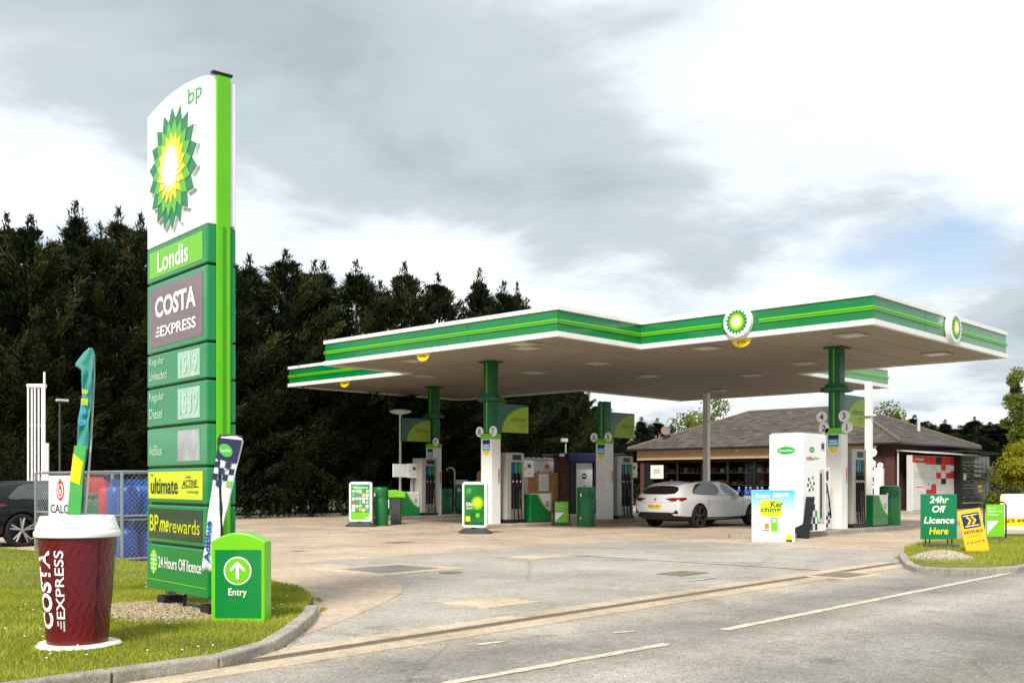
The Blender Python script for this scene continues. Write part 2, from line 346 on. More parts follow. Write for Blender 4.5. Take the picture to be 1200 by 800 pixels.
# forecourt concrete: slabs with open joints
fore = thing('forecourt', 'beige concrete forecourt slabs under and around the canopy', 'forecourt'); fore['kind'] = 'structure'
def slab(x0, x1, y0, y1): B(x0 + .008, x1 - .008, y0 + .008, y1 - .008, -.05, .008 + random.uniform(0, .003), 'concrete_slab', CONC, fore, bevel=.006, seg=1)
ys = [14.6, 18.9, 23.2, 28.2, 33.5]; xs = [-14, -8.5, -3, 2.4, 8.2, 12.5, 16.6, 20.2, 25.2, 30.2, 35.2, 39.6, 44.0]
for i in range(len(xs) - 1):
    for j in range(len(ys) - 1):
        if xs[i + 1] <= 8.3 and j == 0: continue
        slab(xs[i], xs[i + 1], ys[j], ys[j + 1])
xs2 = [20.2, 25.2, 30.2, 35.2, 39.6, 44.0, 50, 56]
for i in range(len(xs2) - 1):
    for y0, y1 in ((8.2, 11.4), (11.4, 14.6)): slab(xs2[i], xs2[i + 1], y0, y1)
for y0, y1 in ((14.6, 18.9),): slab(44, 50, y0, y1); slab(50, 56, y0, y1)
tongue_px = [(405, 662), (440, 671), (463, 680), (473, 688), (470, 695), (455, 704), (415, 722), (385, 734), (355, 745)]
tp = [G(*p) for p in tongue_px]
def tpiece(poly): MB().prism(poly if sum((poly[i][0] * poly[i - 1][1] - poly[i - 1][0] * poly[i][1]) for i in range(len(poly))) < 0 else poly[::-1], flat(0), -.05, .0095).build('concrete_slab', CONC, fore, bevel=.006, seg=1)
tpiece([(8.0, 14.585)] + [(tp[0][0], 14.585)] + tp[:2] + [(7.6, tp[1][1])])
tpiece([(7.6, tp[1][1] - .015)] + [(tp[1][0] - .004, tp[1][1] - .015)] + tp[2:6] + [(6.3, tp[5][1])])
tpiece([(6.3, tp[5][1] - .015), (tp[5][0] - .01, tp[5][1] - .015)] + tp[6:] + [(4.9, 7.1), (5.6, 8.2)])
# covers and patches let into the surface
def cover(px, py, w, d, m, name, rim=None, rot=0):
    x, y = G(px, py); o = thing(name, f'{name.replace("_", " ")} let into the surface', 'cover', (x, y, 0), rot); o['kind'] = 'structure'
    if rim: B(-w / 2 - rim, w / 2 + rim, -d / 2 - rim, d / 2 + rim, -.04, .011, 'surround', PALEC, o)
    B(-w / 2, w / 2, -d / 2, d / 2, -.04, .0145, 'lid', m, o, bevel=.004, seg=1)
DARKT = ground_mat('dark_patch', (.20, .19, .17), (.27, .255, .23), 80, 2, .6)
cover(457, 667, 1.15, 1.0, DARKT, 'tank_cover', .33)
cover(575, 706, .62, .5, PALEC, 'concrete_patch', .12)
cover(800, 672, .7, .45, GRATE, 'manhole_cover', .0)
cover(467, 636, .7, .5, GRATE, 'gully_cover', .05); cover(349, 646, .3, .25, GRATE, 'small_cover', .03); cover(635, 652, .9, .5, PALEC, 'fill_cover', .1)
cover(985, 674, .8, .55, GRATE, 'roadside_gully', .14); cover(528, 671, .3, .22, GRATE, 'valve_cover', .0)
stripe(G(650, 649), G(962, 668), .10, .0085, PALEC, 'surface_joint'); stripe(G(560, 652), G(880, 659), .05, .0082, PALEC, 'surface_joint')
# ---------------------------------------------------------------- lawns with kerbs
CH_PTS = {}
def kerb(name, pts, h, label, w=.13, step=.88):
    k = thing(name, label, 'kerb'); k['kind'] = 'structure'
    P = [Vector(p) for p in pts]; out = []; acc = [0]
    for i in range(1, len(P)): acc.append(acc[-1] + (P[i] - P[i - 1]).length)
    def at(t):
        for i in range(1, len(P)):
            if t <= acc[i] or i == len(P) - 1: return P[i - 1].lerp(P[i], (t - acc[i - 1]) / (acc[i] - acc[i - 1]))
    n = max(1, round(acc[-1] / step)); L = acc[-1] / n; CH_PTS[name] = [tuple(at(i * L)) for i in range(n + 1)]
    for i in range(n):
        a = at(i * L + .006); b = at((i + 1) * L - .006); d = (b - a).normalized(); nn = Vector((-d.y, d.x)) * w; hh = h + random.uniform(-.006, .006)
        q = [(a.x, a.y), (b.x, b.y), (b.x + nn.x, b.y + nn.y), (a.x + nn.x, a.y + nn.y)]
        MB().prism(q, flat(0), -.06, hh).build('kerb_stone', KERBM, k, bevel=.018)
    return k
LK = [(-60, 6.78), (-20, 6.74)] + [G(*p, .1) for p in ((75, 793), (178, 778), (265, 767), (310, 756), (330, 746), (347, 735), (361, 725), (370, 716), (373, 708))]
kerb('lawn_kerb', LK, .098, 'curved concrete kerb stones round the left lawn', step=.80)
LB = [G(367, 697, .1), G(352, 686, .1), G(318, 679, .1), (8.0, 13.0), (8.1, 16.0), (7.9, 22.2), (-60, 22.2)]
def offset(pts, w):
    P = [Vector(p) for p in pts]; out = []
    for i, p in enumerate(P):
        d = (P[min(i + 1, len(P) - 1)] - P[max(i - 1, 0)]).normalized(); out.append((p.x - d.y * w, p.y + d.x * w))
    return out
lawn_poly = offset(CH_PTS['lawn_kerb'], .12) + LB
def turf(name, poly, z, label):
    mb = MB(); mb.prism(poly, flat(0), -.04, z); o = mb.build(name, SOIL); struct(o, label); return o
turf('lawn', lawn_poly, .085, 'lawn on the left in front of the gas cage')
RK = [G(1053, 650, .06), G(1056, 656, .08), G(1063, 661, .1), G(1082, 664.5, .1), G(1137, 666.5, .1), G(1200, 663, .1), (24, 5.75), (60, 6.0), (140, 6.0)]
kerb('verge_kerb', RK, .10, 'kerb stones along the right hand verge', step=.62)
verge_poly = offset(CH_PTS['verge_kerb'], .12) + [(140, 8.1), (44, 8.1), (27, 8.1), G(1082, 637, .05), G(1060, 643, .05)]
turf('verge', verge_poly, .085, 'grass verge with signs on the right')
def inside(poly, X, Y):
    r = np.zeros(len(X), bool); n = len(poly)
    for i in range(n):
        x0, y0 = poly[i]; x1, y1 = poly[i - 1]
        if y0 == y1: continue
        c = ((y0 > Y) != (y1 > Y)) & (X < (x1 - x0) * (Y - y0) / (y1 - y0) + x0); r ^= c
    return r
GRASSM = leaf_mat('grass_blades', [(0, (.19, .225, .016)), (.45, (.33, .37, .03)), (.78, (.44, .46, .055)), (1, (.56, .50, .20))], .3)
def grass(name, poly, bb, n, label, bare=(), hmul=1.0):
    X = RNG.uniform(bb[0], bb[1], n); Y = RNG.uniform(bb[2], bb[3], n); k = inside(poly, X, Y)
    for cx, cy, rx, ry in bare: k &= (((X - cx) / rx) ** 2 + ((Y - cy) / ry) ** 2 > RNG.uniform(.6, 1.15, n))
    X = X[k]; Y = Y[k]; n = len(X)
    pat = np.sin(X * 1.7 + 2 * np.sin(Y * .9)) * np.cos(Y * 1.3 + np.sin(X * 2.1)) + .6 * np.sin(X * 5.1 + Y * 3.7)
    h = RNG.uniform(.012, .042, n) * hmul * (1 + .25 * pat); a = RNG.uniform(0, 2 * pi, n); w = RNG.uniform(.003, .0065, n); t = RNG.uniform(0, 2 * pi, n); l = RNG.uniform(.1, .8, n) * h
    V = np.empty((n, 3, 3)); V[:, 0] = np.stack([X + np.cos(a) * w, Y + np.sin(a) * w, np.full(n, .083)], 1); V[:, 1] = np.stack([X - np.cos(a) * w, Y - np.sin(a) * w, np.full(n, .083)], 1)
    V[:, 2] = np.stack([X + np.cos(t) * l, Y + np.sin(t) * l, .083 + h], 1)
    tint = np.clip(.42 + .20 * pat + RNG.normal(0, .18, n), 0, 1)
    me = npmesh(name, V.reshape(-1, 3), np.arange(3 * n).reshape(n, 3), tint); o = obj(name, me, GRASSM); tag(o, label, 'grass', kind='stuff')
TOT_N = Vector(C(-2.856, 9.75)); TOT_F = Vector(C(-3.82, 10.9))
TOT_MID = (TOT_N + TOT_F) / 2
CUPX, CUPY = G(91, 755, .09)
grass('lawn_grass', lawn_poly, (-6, 8.3, 6.6, 13), 330000, 'short bright grass of the left lawn', [(TOT_MID.x - .1, TOT_MID.y, .62, .95), (CUPX, CUPY, .33, .33)])
grass('lawn_grass_far', lawn_poly, (-6, 8.2, 13, 22.2), 110000, 'short grass of the lawn towards the gas cage', hmul=1.3)
HEAP = G(1104, 653, .1)
grass('verge_grass', verge_poly, (16.5, 60, 5.4, 9.2), 150000, 'rough grass of the right verge', [(HEAP[0], HEAP[1], .55, .5)], hmul=2.0)
# daisies in the lawn
n = 420; X = RNG.uniform(-2, 7.5, n); Y = RNG.uniform(6.8, 14, n); k = inside(lawn_poly, X, Y) & (np.sin(X * 2.3) + np.sin(Y * 3.1) > -.4); mb = MB()
for x, y in zip(X[k], Y[k]): mb.lathe([(.004, .0), (.011, .002), (.004, .006)], 6, (x, y, .085 + random.uniform(.025, .05)))
tag(mb.build('daisies', PRINTW), 'small white daisies scattered in the left lawn', 'flowers', kind='stuff')
# wood chips under the totem, gravel heap on the verge, weeds along the kerb
CHIP = leaf_mat('chips', [(0, (.24, .17, .09)), (.5, (.46, .37, .24)), (1, (.64, .55, .40))], 0)
def litter(name, cx, cy, rx, ry, n, s, z0, zh, label, cat, m):
    r = np.sqrt(RNG.uniform(0, 1, n)) * RNG.uniform(.8, 1.12, n); a = RNG.uniform(0, 2 * pi, n); X = cx + rx * r * np.cos(a); Y = cy + ry * r * np.sin(a); Z = z0 + zh * np.clip(1 - r * r, 0, 1)
    c = np.stack([X, Y, Z], 1); u = RNG.normal(0, 1, (n, 3)); u[:, 2] *= .35; u /= np.linalg.norm(u, axis=1)[:, None]; v = np.cross(u, RNG.normal(0, 1, (n, 3))); v /= np.linalg.norm(v, axis=1)[:, None]; w = np.cross(u, v)
    L = RNG.uniform(.5, 1.3, n)[:, None] * s[0]; W = RNG.uniform(.5, 1.2, n)[:, None] * s[1]; T = RNG.uniform(.5, 1.2, n)[:, None] * s[2]
    V = np.stack([c + sx * u * L + sy * v * W * (1 if sy else 1) + sz * w * T for sx, sy, sz in ((-1, 0, 0), (1, 0, 0), (0, 1, 0), (0, -1, 0), (0, 0, 1), (0, 0, -1))], 1)
    F0 = np.array([(0, 2, 4), (2, 1, 4), (1, 3, 4), (3, 0, 4), (2, 0, 5), (1, 2, 5), (3, 1, 5), (0, 3, 5)])
    F = (np.arange(n)[:, None, None] * 6 + F0[None]).reshape(-1, 3); me = npmesh(name, V.reshape(-1, 3), F, np.repeat(RNG.uniform(0, 1, n), 8)); tag(obj(name, me, m), label, cat, kind='stuff')
litter('wood_chips', TOT_MID.x - .12, TOT_MID.y, .66, 1.0, 7000, (.022, .009, .005), .088, .03, 'pale wood chips spread under the totem sign', 'wood chips', CHIP)
STONES = leaf_mat('stones', [(0, (.24, .20, .15)), (.6, (.46, .40, .31)), (1, (.62, .56, .46))], 0)
litter('gravel_heap', HEAP[0], HEAP[1], .56, .5, 5000, (.02, .018, .015), .085, .13, 'low heap of pale gravel at the tip of the verge', 'gravel', STONES)
struct(MB().lathe([(.50, 0), (.42, .05), (.25, .095), (.02, .115)], 20, (HEAP[0], HEAP[1], .075)).build('gravel_mound', KERBM), 'core of the gravel heap')

# weeds and dry leaves gathered along the kerb foot and the slab edge
def tufts(name, line, n, sp, label, h=(.03, .10)):
    P = np.array(line, float); k = RNG.integers(0, len(P) - 1, n); u = RNG.uniform(0, 1, n)[:, None]; c = P[k] * (1 - u) + P[k + 1] * u; keep = np.sin(c[:, 0] * 9) + np.sin(c[:, 1] * 7 + c[:, 0] * 3) > .35; c = c[keep] + RNG.normal(0, sp, (keep.sum(), 2)); m = len(c)
    a = RNG.uniform(0, 2 * pi, m); l = RNG.uniform(0, .06, m); hh = RNG.uniform(*h, m); V = np.empty((m, 3, 3)); w = .006
    V[:, 0] = np.stack([c[:, 0] + np.cos(a) * w, c[:, 1] + np.sin(a) * w, np.full(m, .004)], 1); V[:, 1] = np.stack([c[:, 0] - np.cos(a) * w, c[:, 1] - np.sin(a) * w, np.full(m, .004)], 1); V[:, 2] = np.stack([c[:, 0] + np.sin(a * 3) * l, c[:, 1] + np.cos(a * 5) * l, .004 + hh], 1)
    tag(obj(name, npmesh(name, V.reshape(-1, 3), np.arange(3 * m).reshape(m, 3), np.clip(RNG.normal(.35, .3, m), 0, 1)), GRASSM), label, 'weeds', kind='stuff')
tufts('kerb_weeds', [G(p[0] + 3, p[1] + 6) for p in ((265, 767), (310, 757), (347, 737), (370, 718), (376, 706), (368, 694))], 1500, .02, 'weeds at the foot of the lawn kerb', (.01, .04))
tufts('verge_weeds', [G(1050, 651), G(1056, 660), G(1075, 667), G(1137, 670)], 900, .03, 'weeds at the foot of the verge kerb', (.01, .05))
# ================================================================== TREES
BARK = mat('bark', (62, 50, 40), .9, var=.3, vs=6, bump=.6, bs=25)
LEY = leaf_mat('conifer_foliage', [(0, (.004, .007, .002)), (.34, (.010, .018, .005)), (.60, (.033, .046, .010)), (.88, (.074, .082, .018)), (1, (.09, .06, .028))], .15)
LEY2 = leaf_mat('conifer_dark', [(0, (.007, .013, .006)), (.5, (.016, .028, .010)), (1, (.045, .060, .020))], .12)
SPRING = leaf_mat('spring_foliage', [(0, (.07, .10, .015)), (.5, (.15, .19, .03)), (1, (.28, .30, .06))], .35)
YELLOWG = leaf_mat('yellow_green_foliage', [(0, (.10, .13, .008)), (.5, (.30, .31, .015)), (1, (.50, .46, .04))], .35)
SCRUB = leaf_mat('scrub_foliage', [(0, (.05, .06, .02)), (.6, (.13, .14, .05)), (1, (.30, .27, .14))], .25)
def sprigs(P, D, L, W, tint, name):
    """flat pointed sprays: kite quads at P along unit D"""
    n = len(P); S = np.cross(D, RNG.normal(0, 1, (n, 3))); S /= np.linalg.norm(S, axis=1)[:, None] + 1e-9
    L = L[:, None]; W = W[:, None]; V = np.stack([P, P + D * L * .45 + S * W, P + D * L, P + D * L * .45 - S * W], 1)
    return npmesh(name, V.reshape(-1, 3), np.arange(4 * n).reshape(n, 4), tint)
def conifer_mesh(H, R, nb, ns, name, skirt=.0, shape=.8):
    """feathery cypress: upswept plumes round a leader, each plume a dense tapering brush of fine sprays"""
    rng = RNG; P = []; Dn = []; T = []
    t = np.sort(rng.uniform(0, 1, nb) ** .80); ph = rng.uniform(0, 2 * pi, nb); lobe = 1 + .20 * np.sin(ph * 2 + t * 7) + .14 * np.sin(ph * 5 - t * 19)
    for i in range(nb):
        r = (R * min(1, (1 - t[i]) * 1.42) ** shape * lobe[i] + .06) * rng.uniform(.7, 1.15); z0 = skirt + t[i] * (H - skirt) * .93; up = rng.uniform(.35, .8) + .9 * t[i]
        m = int(ns * (.35 + .75 * r / R)); u = rng.uniform(.18, 1, m) ** .75; ca, sa = cos(ph[i]), sin(ph[i]); droop = rng.uniform(-.10, .22)
        c = np.stack([ca * r * u, sa * r * u, z0 + r * (up * u ** 1.5 - droop * u ** 3)], 1); sp = (.05 + .17 * r / R * (1.08 - u) * u * 1.6) * rng.uniform(.75, 1.25)
        c += rng.normal(0, 1, (m, 3)) * sp[:, None] * np.array([1, 1, .8]); d = np.array([ca, sa, up * 1.1]) / (1 + up) * 1.6 + rng.normal(0, .42, (m, 3)); d /= np.linalg.norm(d, axis=1)[:, None]
        P.append(c); Dn.append(d); clump = rng.normal(.40, .17); T.append(np.clip(clump + rng.normal(0, .09, m) + (.5 if rng.random() < .015 else 0), 0, 1))
    k = 260; zz_ = rng.uniform(.84, .995, k); P.append(np.stack([rng.normal(0, 1, k) * (1.005 - zz_) * 1.6, rng.normal(0, 1, k) * (1.005 - zz_) * 1.6, H * zz_], 1)); d = rng.normal(0, .35, (k, 3)) + np.array([0, 0, 1]); Dn.append(d / np.linalg.norm(d, axis=1)[:, None]); T.append(rng.uniform(.3, .65, k))
    P = np.concatenate(P); Dn = np.concatenate(Dn); T = np.concatenate(T); P[:, 2] = np.clip(P[:, 2], .02, None); n = len(P)
    return sprigs(P, Dn, rng.uniform(.09, .26, n), rng.uniform(.010, .026, n), T, name)
def trunk_mesh(H, r, lean=0.0, limbs=()):
    mb = MB(); mb.tube([(lean * t * t + .05 * sin(5 * t), .05 * sin(4 * t + 1), H * t) for t in np.linspace(0, 1, 9)], [r * (1 - .9 * t) + .012 for t in np.linspace(0, 1, 9)], 9)
    for z, a, L, up in limbs: mb.tube([(0, 0, z), (cos(a) * L * .5, sin(a) * L * .5, z + up * .4), (cos(a) * L, sin(a) * L, z + up)], [r * .45, r * .28, .015], 6)
    me = bpy.data.meshes.new('trunk'); me.from_pydata(mb.v, [], mb.f); me.shade_smooth(); return me
CONS = [conifer_mesh(10.5, 1.9, 175, 270, 'crown', skirt=s, shape=sh) for s, sh in ((.1, .78), (.3, .95), (.1, .70), (.2, .84), (.15, 1.1))]
CTR = trunk_mesh(10, .2)
def conifer(x, y, H, k, label, group, m=LEY, wide=1.0, rot=0):
    t = thing('conifer_tree', label, 'tree', (x, y, -.02), rot, group); s = H / 10.5
    tr = obj('trunk', CTR, BARK, t); tr.scale = (1, 1, s * .97); me = CONS[k % len(CONS)]
    c = obj('crown', me, None, t); c.scale = (wide, wide, s)
    if not me.materials: me.materials.append(m)
    if me.materials[0] != m: c.material_slots[0].link = 'OBJECT'; c.material_slots[0].material = m
    return t
# the tall screen behind the forecourt: tops read off the sky line (pixel x, pixel y of the tip)
TREE_LABELS = ['leftmost dark conifer, cut by the left edge of the frame', 'dark conifer with ragged tip nearest the left edge', 'dark conifer above the black car, left of the vent pipes', 'dark conifer directly above the white vent pipes', 'tallest dark conifer, above the slim green feather flag', 'dark conifer between the tallest one and the totem', 'pointed dark conifer second to the left of the totem head', 'dark conifer touching the left edge of the totem', 'dark conifer hidden behind the left of the totem face', 'dark conifer hidden behind the middle of the totem', 'dark conifer hidden behind the lime edge of the totem', 'first dark conifer to the right of the totem', 'second dark conifer to the right of the totem', 'third dark conifer to the right of the totem', 'fourth dark conifer to the right of the totem', 'dark conifer above the left end of the canopy fascia', 'dark conifer sixth to the right of the totem', 'dark conifer above the left yellow height sign', 'broad dark conifer seventh to the right of the totem', 'slender pointed dark conifer rising alone above the canopy', 'short dark conifer just left of the canopy corner', 'last dark conifer above the canopy, at its corner', 'dark conifer under the canopy right of the middle column', 'dark conifer under the canopy, right end of the tall screen']
TIPS = [(-25, 285), (8, 250), (36, 252), (62, 285), (90, 236), (118, 262), (139, 244), (165, 252), (196, 270), (228, 280), (262, 290), (292, 299), (335, 293), (368, 305), (380, 306), (418, 306), (446, 330), (474, 308), (514, 320), (562, 314), (590, 330), (606, 332), (640, 385), (668, 420)]
for i, (px, py) in enumerate(TIPS):
    y = 35.6 + .7 * sin(i * 2.4); x = onY(px, y); z = zat(x, y, py)
    conifer(x, y, z, i, TREE_LABELS[i], 'conifer screen behind the forecourt', wide=((1.3, 1.18, 1.38, 1.24)[i % 4] + (.22 if i > 10 else 0)) if i < 21 else 1.0, rot=i * 1.9)
for i in range(17):   # second, lower row closing the screen from behind
    x = 12 + i * 1.95; conifer(x, 38.3 + .5 * cos(i * 3.1), 7.6 + .9 * sin(i * 1.7), i + 2, 'dark conifer of the second row, mostly hidden behind the front screen', 'second conifer row', wide=1.15, rot=i * 2.3)
def place_con(px, py, D, label, group, m=LEY2, wide=1.3, k=0):
    x, y = PD(px, D); return conifer(x, y, zat(x, y, py), k, label, group, m, wide, k * 1.3)
for i, (px, py, D) in enumerate(((655, 452, 60), (683, 455, 60), (703, 470, 62), (728, 500, 64), (752, 488, 64), (770, 490, 66), (786, 512, 70))):
    place_con(px, py, D, f'dark bushy conifer seen under the canopy left of the shop roof, {"first second third fourth fifth sixth seventh".split()[i]} from left', 'conifers left of the shop', wide=1.15, k=i)
for i, (px, py, D) in enumerate(((1052, 492, 88), (1072, 486, 86), (1090, 494, 88), (1108, 491, 84), (1124, 498, 84), (1142, 488, 82), (1160, 494, 80), (1178, 490, 78), (1200, 496, 78), (1222, 480, 78), (1250, 484, 78))):
    place_con(px, py, D, f'dark conifer beyond the parcel lockers, {"first second third fourth fifth sixth seventh eighth ninth tenth eleventh".split()[i]} from the shop roof', 'conifers beyond the lockers', wide=1.75, k=i + 1)
def leafy(name, px, py, D, rad, nleaf, m, label, cat='tree', z0=None, size=.16, squash=1.0, clumps=26, group=None):
    x, y = PD(px, D); H = zat(x, y, py); t = thing(name, label, cat, (x, y, 0), 0, group); z0 = H * .32 if z0 is None else z0; zc = (H + z0) / 2; rz = (H - z0) / 2
    cc = RNG.normal(0, 1, (clumps, 3)); cc /= np.linalg.norm(cc, axis=1)[:, None]; cc *= RNG.uniform(.35, .92, clumps)[:, None] * np.array([rad, rad, rz]); cr = RNG.uniform(.22, .42, clumps) * min(rad, rz)
    idx = RNG.integers(0, clumps, nleaf); off = RNG.normal(0, 1, (nleaf, 3)); off /= np.linalg.norm(off, axis=1)[:, None]; P = cc[idx] + off * (cr[idx] * RNG.uniform(.3, 1.1, nleaf))[:, None] + np.array([0, 0, zc])
    P[:, 2] = np.clip(P[:, 2], .05, None); d = off + RNG.normal(0, .7, (nleaf, 3)); d /= np.linalg.norm(d, axis=1)[:, None]
    ct = RNG.normal(.5, .17, clumps); obj('crown', sprigs(P, d, RNG.uniform(.6, 1.3, nleaf) * size, RNG.uniform(.25, .5, nleaf) * size, np.clip(ct[idx] + RNG.normal(0, .14, nleaf), 0, 1), 'crown'), m, t)
    mb = MB(); mb.tube([(0, 0, -.05), (.04, .02, z0 * .6 + .1), (0, 0, zc)], [rad * .10 + .02, rad * .07 + .015, .02], 8)
    for c_ in cc[:14]: mb.tube([(0, 0, z0 * .7 + .05), (c_[0] * .5, c_[1] * .5, zc + c_[2] * .35), (c_[0], c_[1], zc + c_[2])], [rad * .045 + .008, rad * .03 + .006, .008], 5)
    mb.build('trunk', BARK, t, smooth=True); return t
leafy('broadleaf_tree', 823, 458, 76, 2.1, 5200, SPRING, 'pale spring green tree rising behind the shop roof beside the white column', clumps=34, size=.2)
leafy('broadleaf_tree', 1040, 460, 80, 1.7, 2600, SPRING, 'thin spring green tree behind the right end of the shop roof', clumps=22, size=.2)
leafy('poplar_tree', 1197, 428, 66, 1.2, 9500, SPRING, 'tall narrow poplar at the right edge', z0=1.0, clumps=40, size=.17)
leafy('yellow_shrub', 1202, 503, 50, 1.25, 17000, YELLOWG, 'bright yellow green shrub at the right edge', 'shrub', z0=.2, clumps=40, size=.11)
leafy('yellow_shrub', 1240, 500, 47, 1.3, 9000, YELLOWG, 'bright yellow green shrub just past the right edge', 'shrub', z0=.2, clumps=40, size=.11)
for i, (px, py, D, r, m_, lb) in enumerate(((1166, 556, 56, .8, SCRUB, 'straw coloured scrub bush beside the black locker'), (1180, 566, 50, .9, SCRUB, 'pale dry scrub bush in front of the yellow shrub'), (1150, 545, 70, 1.6, SCRUB, 'olive bush behind the black locker'), (1185, 540, 70, 1.6, SCRUB, 'olive bush behind the yellow shrub'), (1166, 578, 46, .5, SPRING, 'low green weed clump right of the black locker'), (1195, 575, 44, .7, SPRING, 'low green weed clump below the yellow shrub'))):
    leafy('scrub_bush', px, py, D, r, 1900, m_, lb, 'bush', z0=.03, size=.12, clumps=22)
# rough foot of the conifer screen
HS = leaf_mat('hedge_skirt', [(0, (.008, .010, .004)), (.6, (.022, .026, .010)), (1, (.07, .06, .025))], .1)
n = 15000; X = RNG.uniform(6, 47, n); Y = 34.0 + RNG.normal(0, .35, n); Z = RNG.uniform(0, 1, n) ** 1.8 * 1.3; d = RNG.normal(0, .6, (n, 3)) + np.array([0, -.3, .6]); d /= np.linalg.norm(d, axis=1)[:, None]
tag(obj('undergrowth', sprigs(np.stack([X, Y, Z], 1), d, RNG.uniform(.1, .32, n), RNG.uniform(.02, .05, n), np.clip(RNG.normal(.4, .2, n), 0, 1), 'undergrowth'), HS), 'dark undergrowth at the foot of the conifer screen', 'undergrowth', kind='stuff')
kerb('back_kerb', [(60, 33.62), (-14, 33.62)][::-1], .12, 'kerb along the back of the forecourt', step=1.8)

# ================================================================== TOTEM SIGN
tv = TOT_N - TOT_F; TW = tv.length; TROT = math.atan2(tv.y, tv.x); TT = .29
T = thing('totem_sign', 'tall green and white totem sign with sunburst emblem on the lawn', 'sign', (TOT_F.x, TOT_F.y, .085), TROT)
def tz(z): return z - .085
def curve_top(x): return tz(5.165) + .075 * (1 - ((x - TW / 2) / (TW / 2)) ** 2)
head = [(0, tz(3.775)), (TW, tz(3.775))] + [(TW * (1 - i / 16), curve_top(TW * (1 - i / 16))) for i in range(17)]
hd = MB().prism(head, front(TT), 0, TT).build('sign_head', SIGNWHITE, T, bevel=.012)
emblem(T, TW * .50, tz(4.455), .60, front(0), .03, .006)
plate(T, 'emblem_back', star(TW * .50, tz(4.455), .615, .50, 18, pi / 2), front(0), SIGNWHITE, 0, .03)
text(T, 'bp', TW * .71, TW * .925, tz(4.955), tz(5.15), front(0), mat('bp_green', (60, 165, 80), .4), bold=0)
def tpanel(z0, z1, m=GREEN, name='sign_panel'): return B(0, TW, 0, TT, tz(z0) + .007, tz(z1) - .007, name, m, T, bevel=.014)
SG = mat('totem_green', (0, 134, 66), .2, var=.06, vs=2, coat=.5, dirt=.08)
FR = front(0)
B(.05, TW - .05, .03, TT - .03, tz(.3), tz(3.8), 'sign_core', BLACK, T)
p = tpanel(3.405, 3.775, SG); plate(p, 'inset', rect(.08, TW - .10, tz(3.455), tz(3.725)), FR, LIME); text(p, 'Londis', .30, TW - .42, tz(3.49), tz(3.69), FR, PRINTW, .02, c=.008)
p = tpanel(2.675, 3.40, SG); plate(p, 'inset', rect(.08, TW - .10, tz(2.74), tz(3.34)), FR, mat('faded_maroon', (120, 92, 96), .25, var=.12, vs=2, coat=.5))
text(p, 'COSTA', .24, TW - .24, tz(3.03), tz(3.24), FR, PRINTW, .035, c=.008); text(p, 'EXPRESS', .38, TW - .24, tz(2.83), tz(2.94), FR, PRINTW, .02, c=.008)
for k in range(3): plate(p, 'printed_bar', rect(.25 + .02 * k, .35, tz(2.838 + .04 * k), tz(2.856 + .04 * k)), FR, PRINTW, .004, .008)
DISP = mat('price_display', (168, 206, 182), .2, var=.22, vs=9, coat=.6)
SEGM = mat('price_digits', (184, 216, 192), .3, var=.1)
def prices(z0, z1, lines, num, dm=DISP):
    p = tpanel(z0, z1, SG); h = z1 - z0
    for i, s in enumerate(lines):
        zc = z0 + h * (.62 - .40 * i) if len(lines) > 1 else z0 + h * .30
        text(p, s, .07, .07 + .058 * len(s), tz(zc), tz(zc) + h * .26, FR, mat('price_print', (190, 222, 200), .4), .004, c=.004)
    plate(p, 'price_display', rect(TW - .68, TW - .16, tz(z0 + h * .13), tz(z0 + h * .87)), FR, dm, 0, .006)
    if num: text(p, num, TW - .64, TW - .20, tz(z0 + h * .25), tz(z0 + h * .74), FR, SEGM, .01, c=.010)
prices(2.325, 2.67, ['Regular', 'Unleaded'], '1519'); prices(1.915, 2.32, ['Regular', 'Diesel'], '1539'); prices(1.505, 1.91, ['AdBlue'], None, mat('blank_display', (168, 166, 168), .18, var=.35, vs=4, coat=.7))
p = tpanel(1.135, 1.50, SG); plate(p, 'inset', rect(.05, TW - .10, tz(1.185), tz(1.46)), FR, ACIDY)
text(p, 'ultimate', .12, TW * .55, tz(1.235), tz(1.40), FR, TEXTDARK, .015, c=.008); text(p, 'bp', .12, .18, tz(1.41), tz(1.445), FR, TEXTDARK, 0, c=.008)
text(p, 'ACTIVE', TW * .62, TW * .86, tz(1.31), tz(1.375), FR, TEXTDARK, .008, .25, c=.008); text(p, 'with', TW * .68, TW * .76, tz(1.39), tz(1.42), FR, TEXTDARK, 0, c=.008); text(p, 'technology', TW * .70, TW * .88, tz(1.24), tz(1.275), FR, TEXTDARK, 0, c=.008)
plate(p, 'printed_bar', [(TW * .60, tz(1.295)), (TW * .88, tz(1.305)), (TW * .88, tz(1.312)), (TW * .60, tz(1.302))], FR, TEXTDARK, .004, .008)
p = tpanel(.73, 1.13, SG); plate(p, 'inset', rect(.06, TW - .10, tz(.78), tz(1.085)), FR, mat('rewards_green', (26, 58, 20), .3, coat=.3))
text(p, 'BP', .09, .33, tz(.85), tz(1.02), FR, ACIDY, .012, c=.008); text(p, 'me', .35, .60, tz(.85), tz(.97), FR, ACIDY, .02, .35, c=.008); text(p, 'rewards', .62, TW - .15, tz(.85), tz(.99), FR, ACIDY, .0, c=.008)
p = tpanel(.25, .725, SG); plate(p, 'round_mark', circle(.19, tz(.535), .10, 24, .125), FR, LIME)
for k in range(4): plate(p, 'mark_line', rect(.115, .265, tz(.46 + .045 * k), tz(.472 + .045 * k)), FR, PRINTW, .004, .006)
plate(p, 'mark_line', rect(.184, .196, tz(.42), tz(.65)), FR, PRINTW, .004, .0065)
text(p, '24 Hours Off licence', .32, TW - .12, tz(.485), tz(.60), FR, PRINTW, .012, c=.006)
plate(p, 'pinstripe', rect(.02, TW - .02, tz(.348), tz(.356)), FR, LIME)
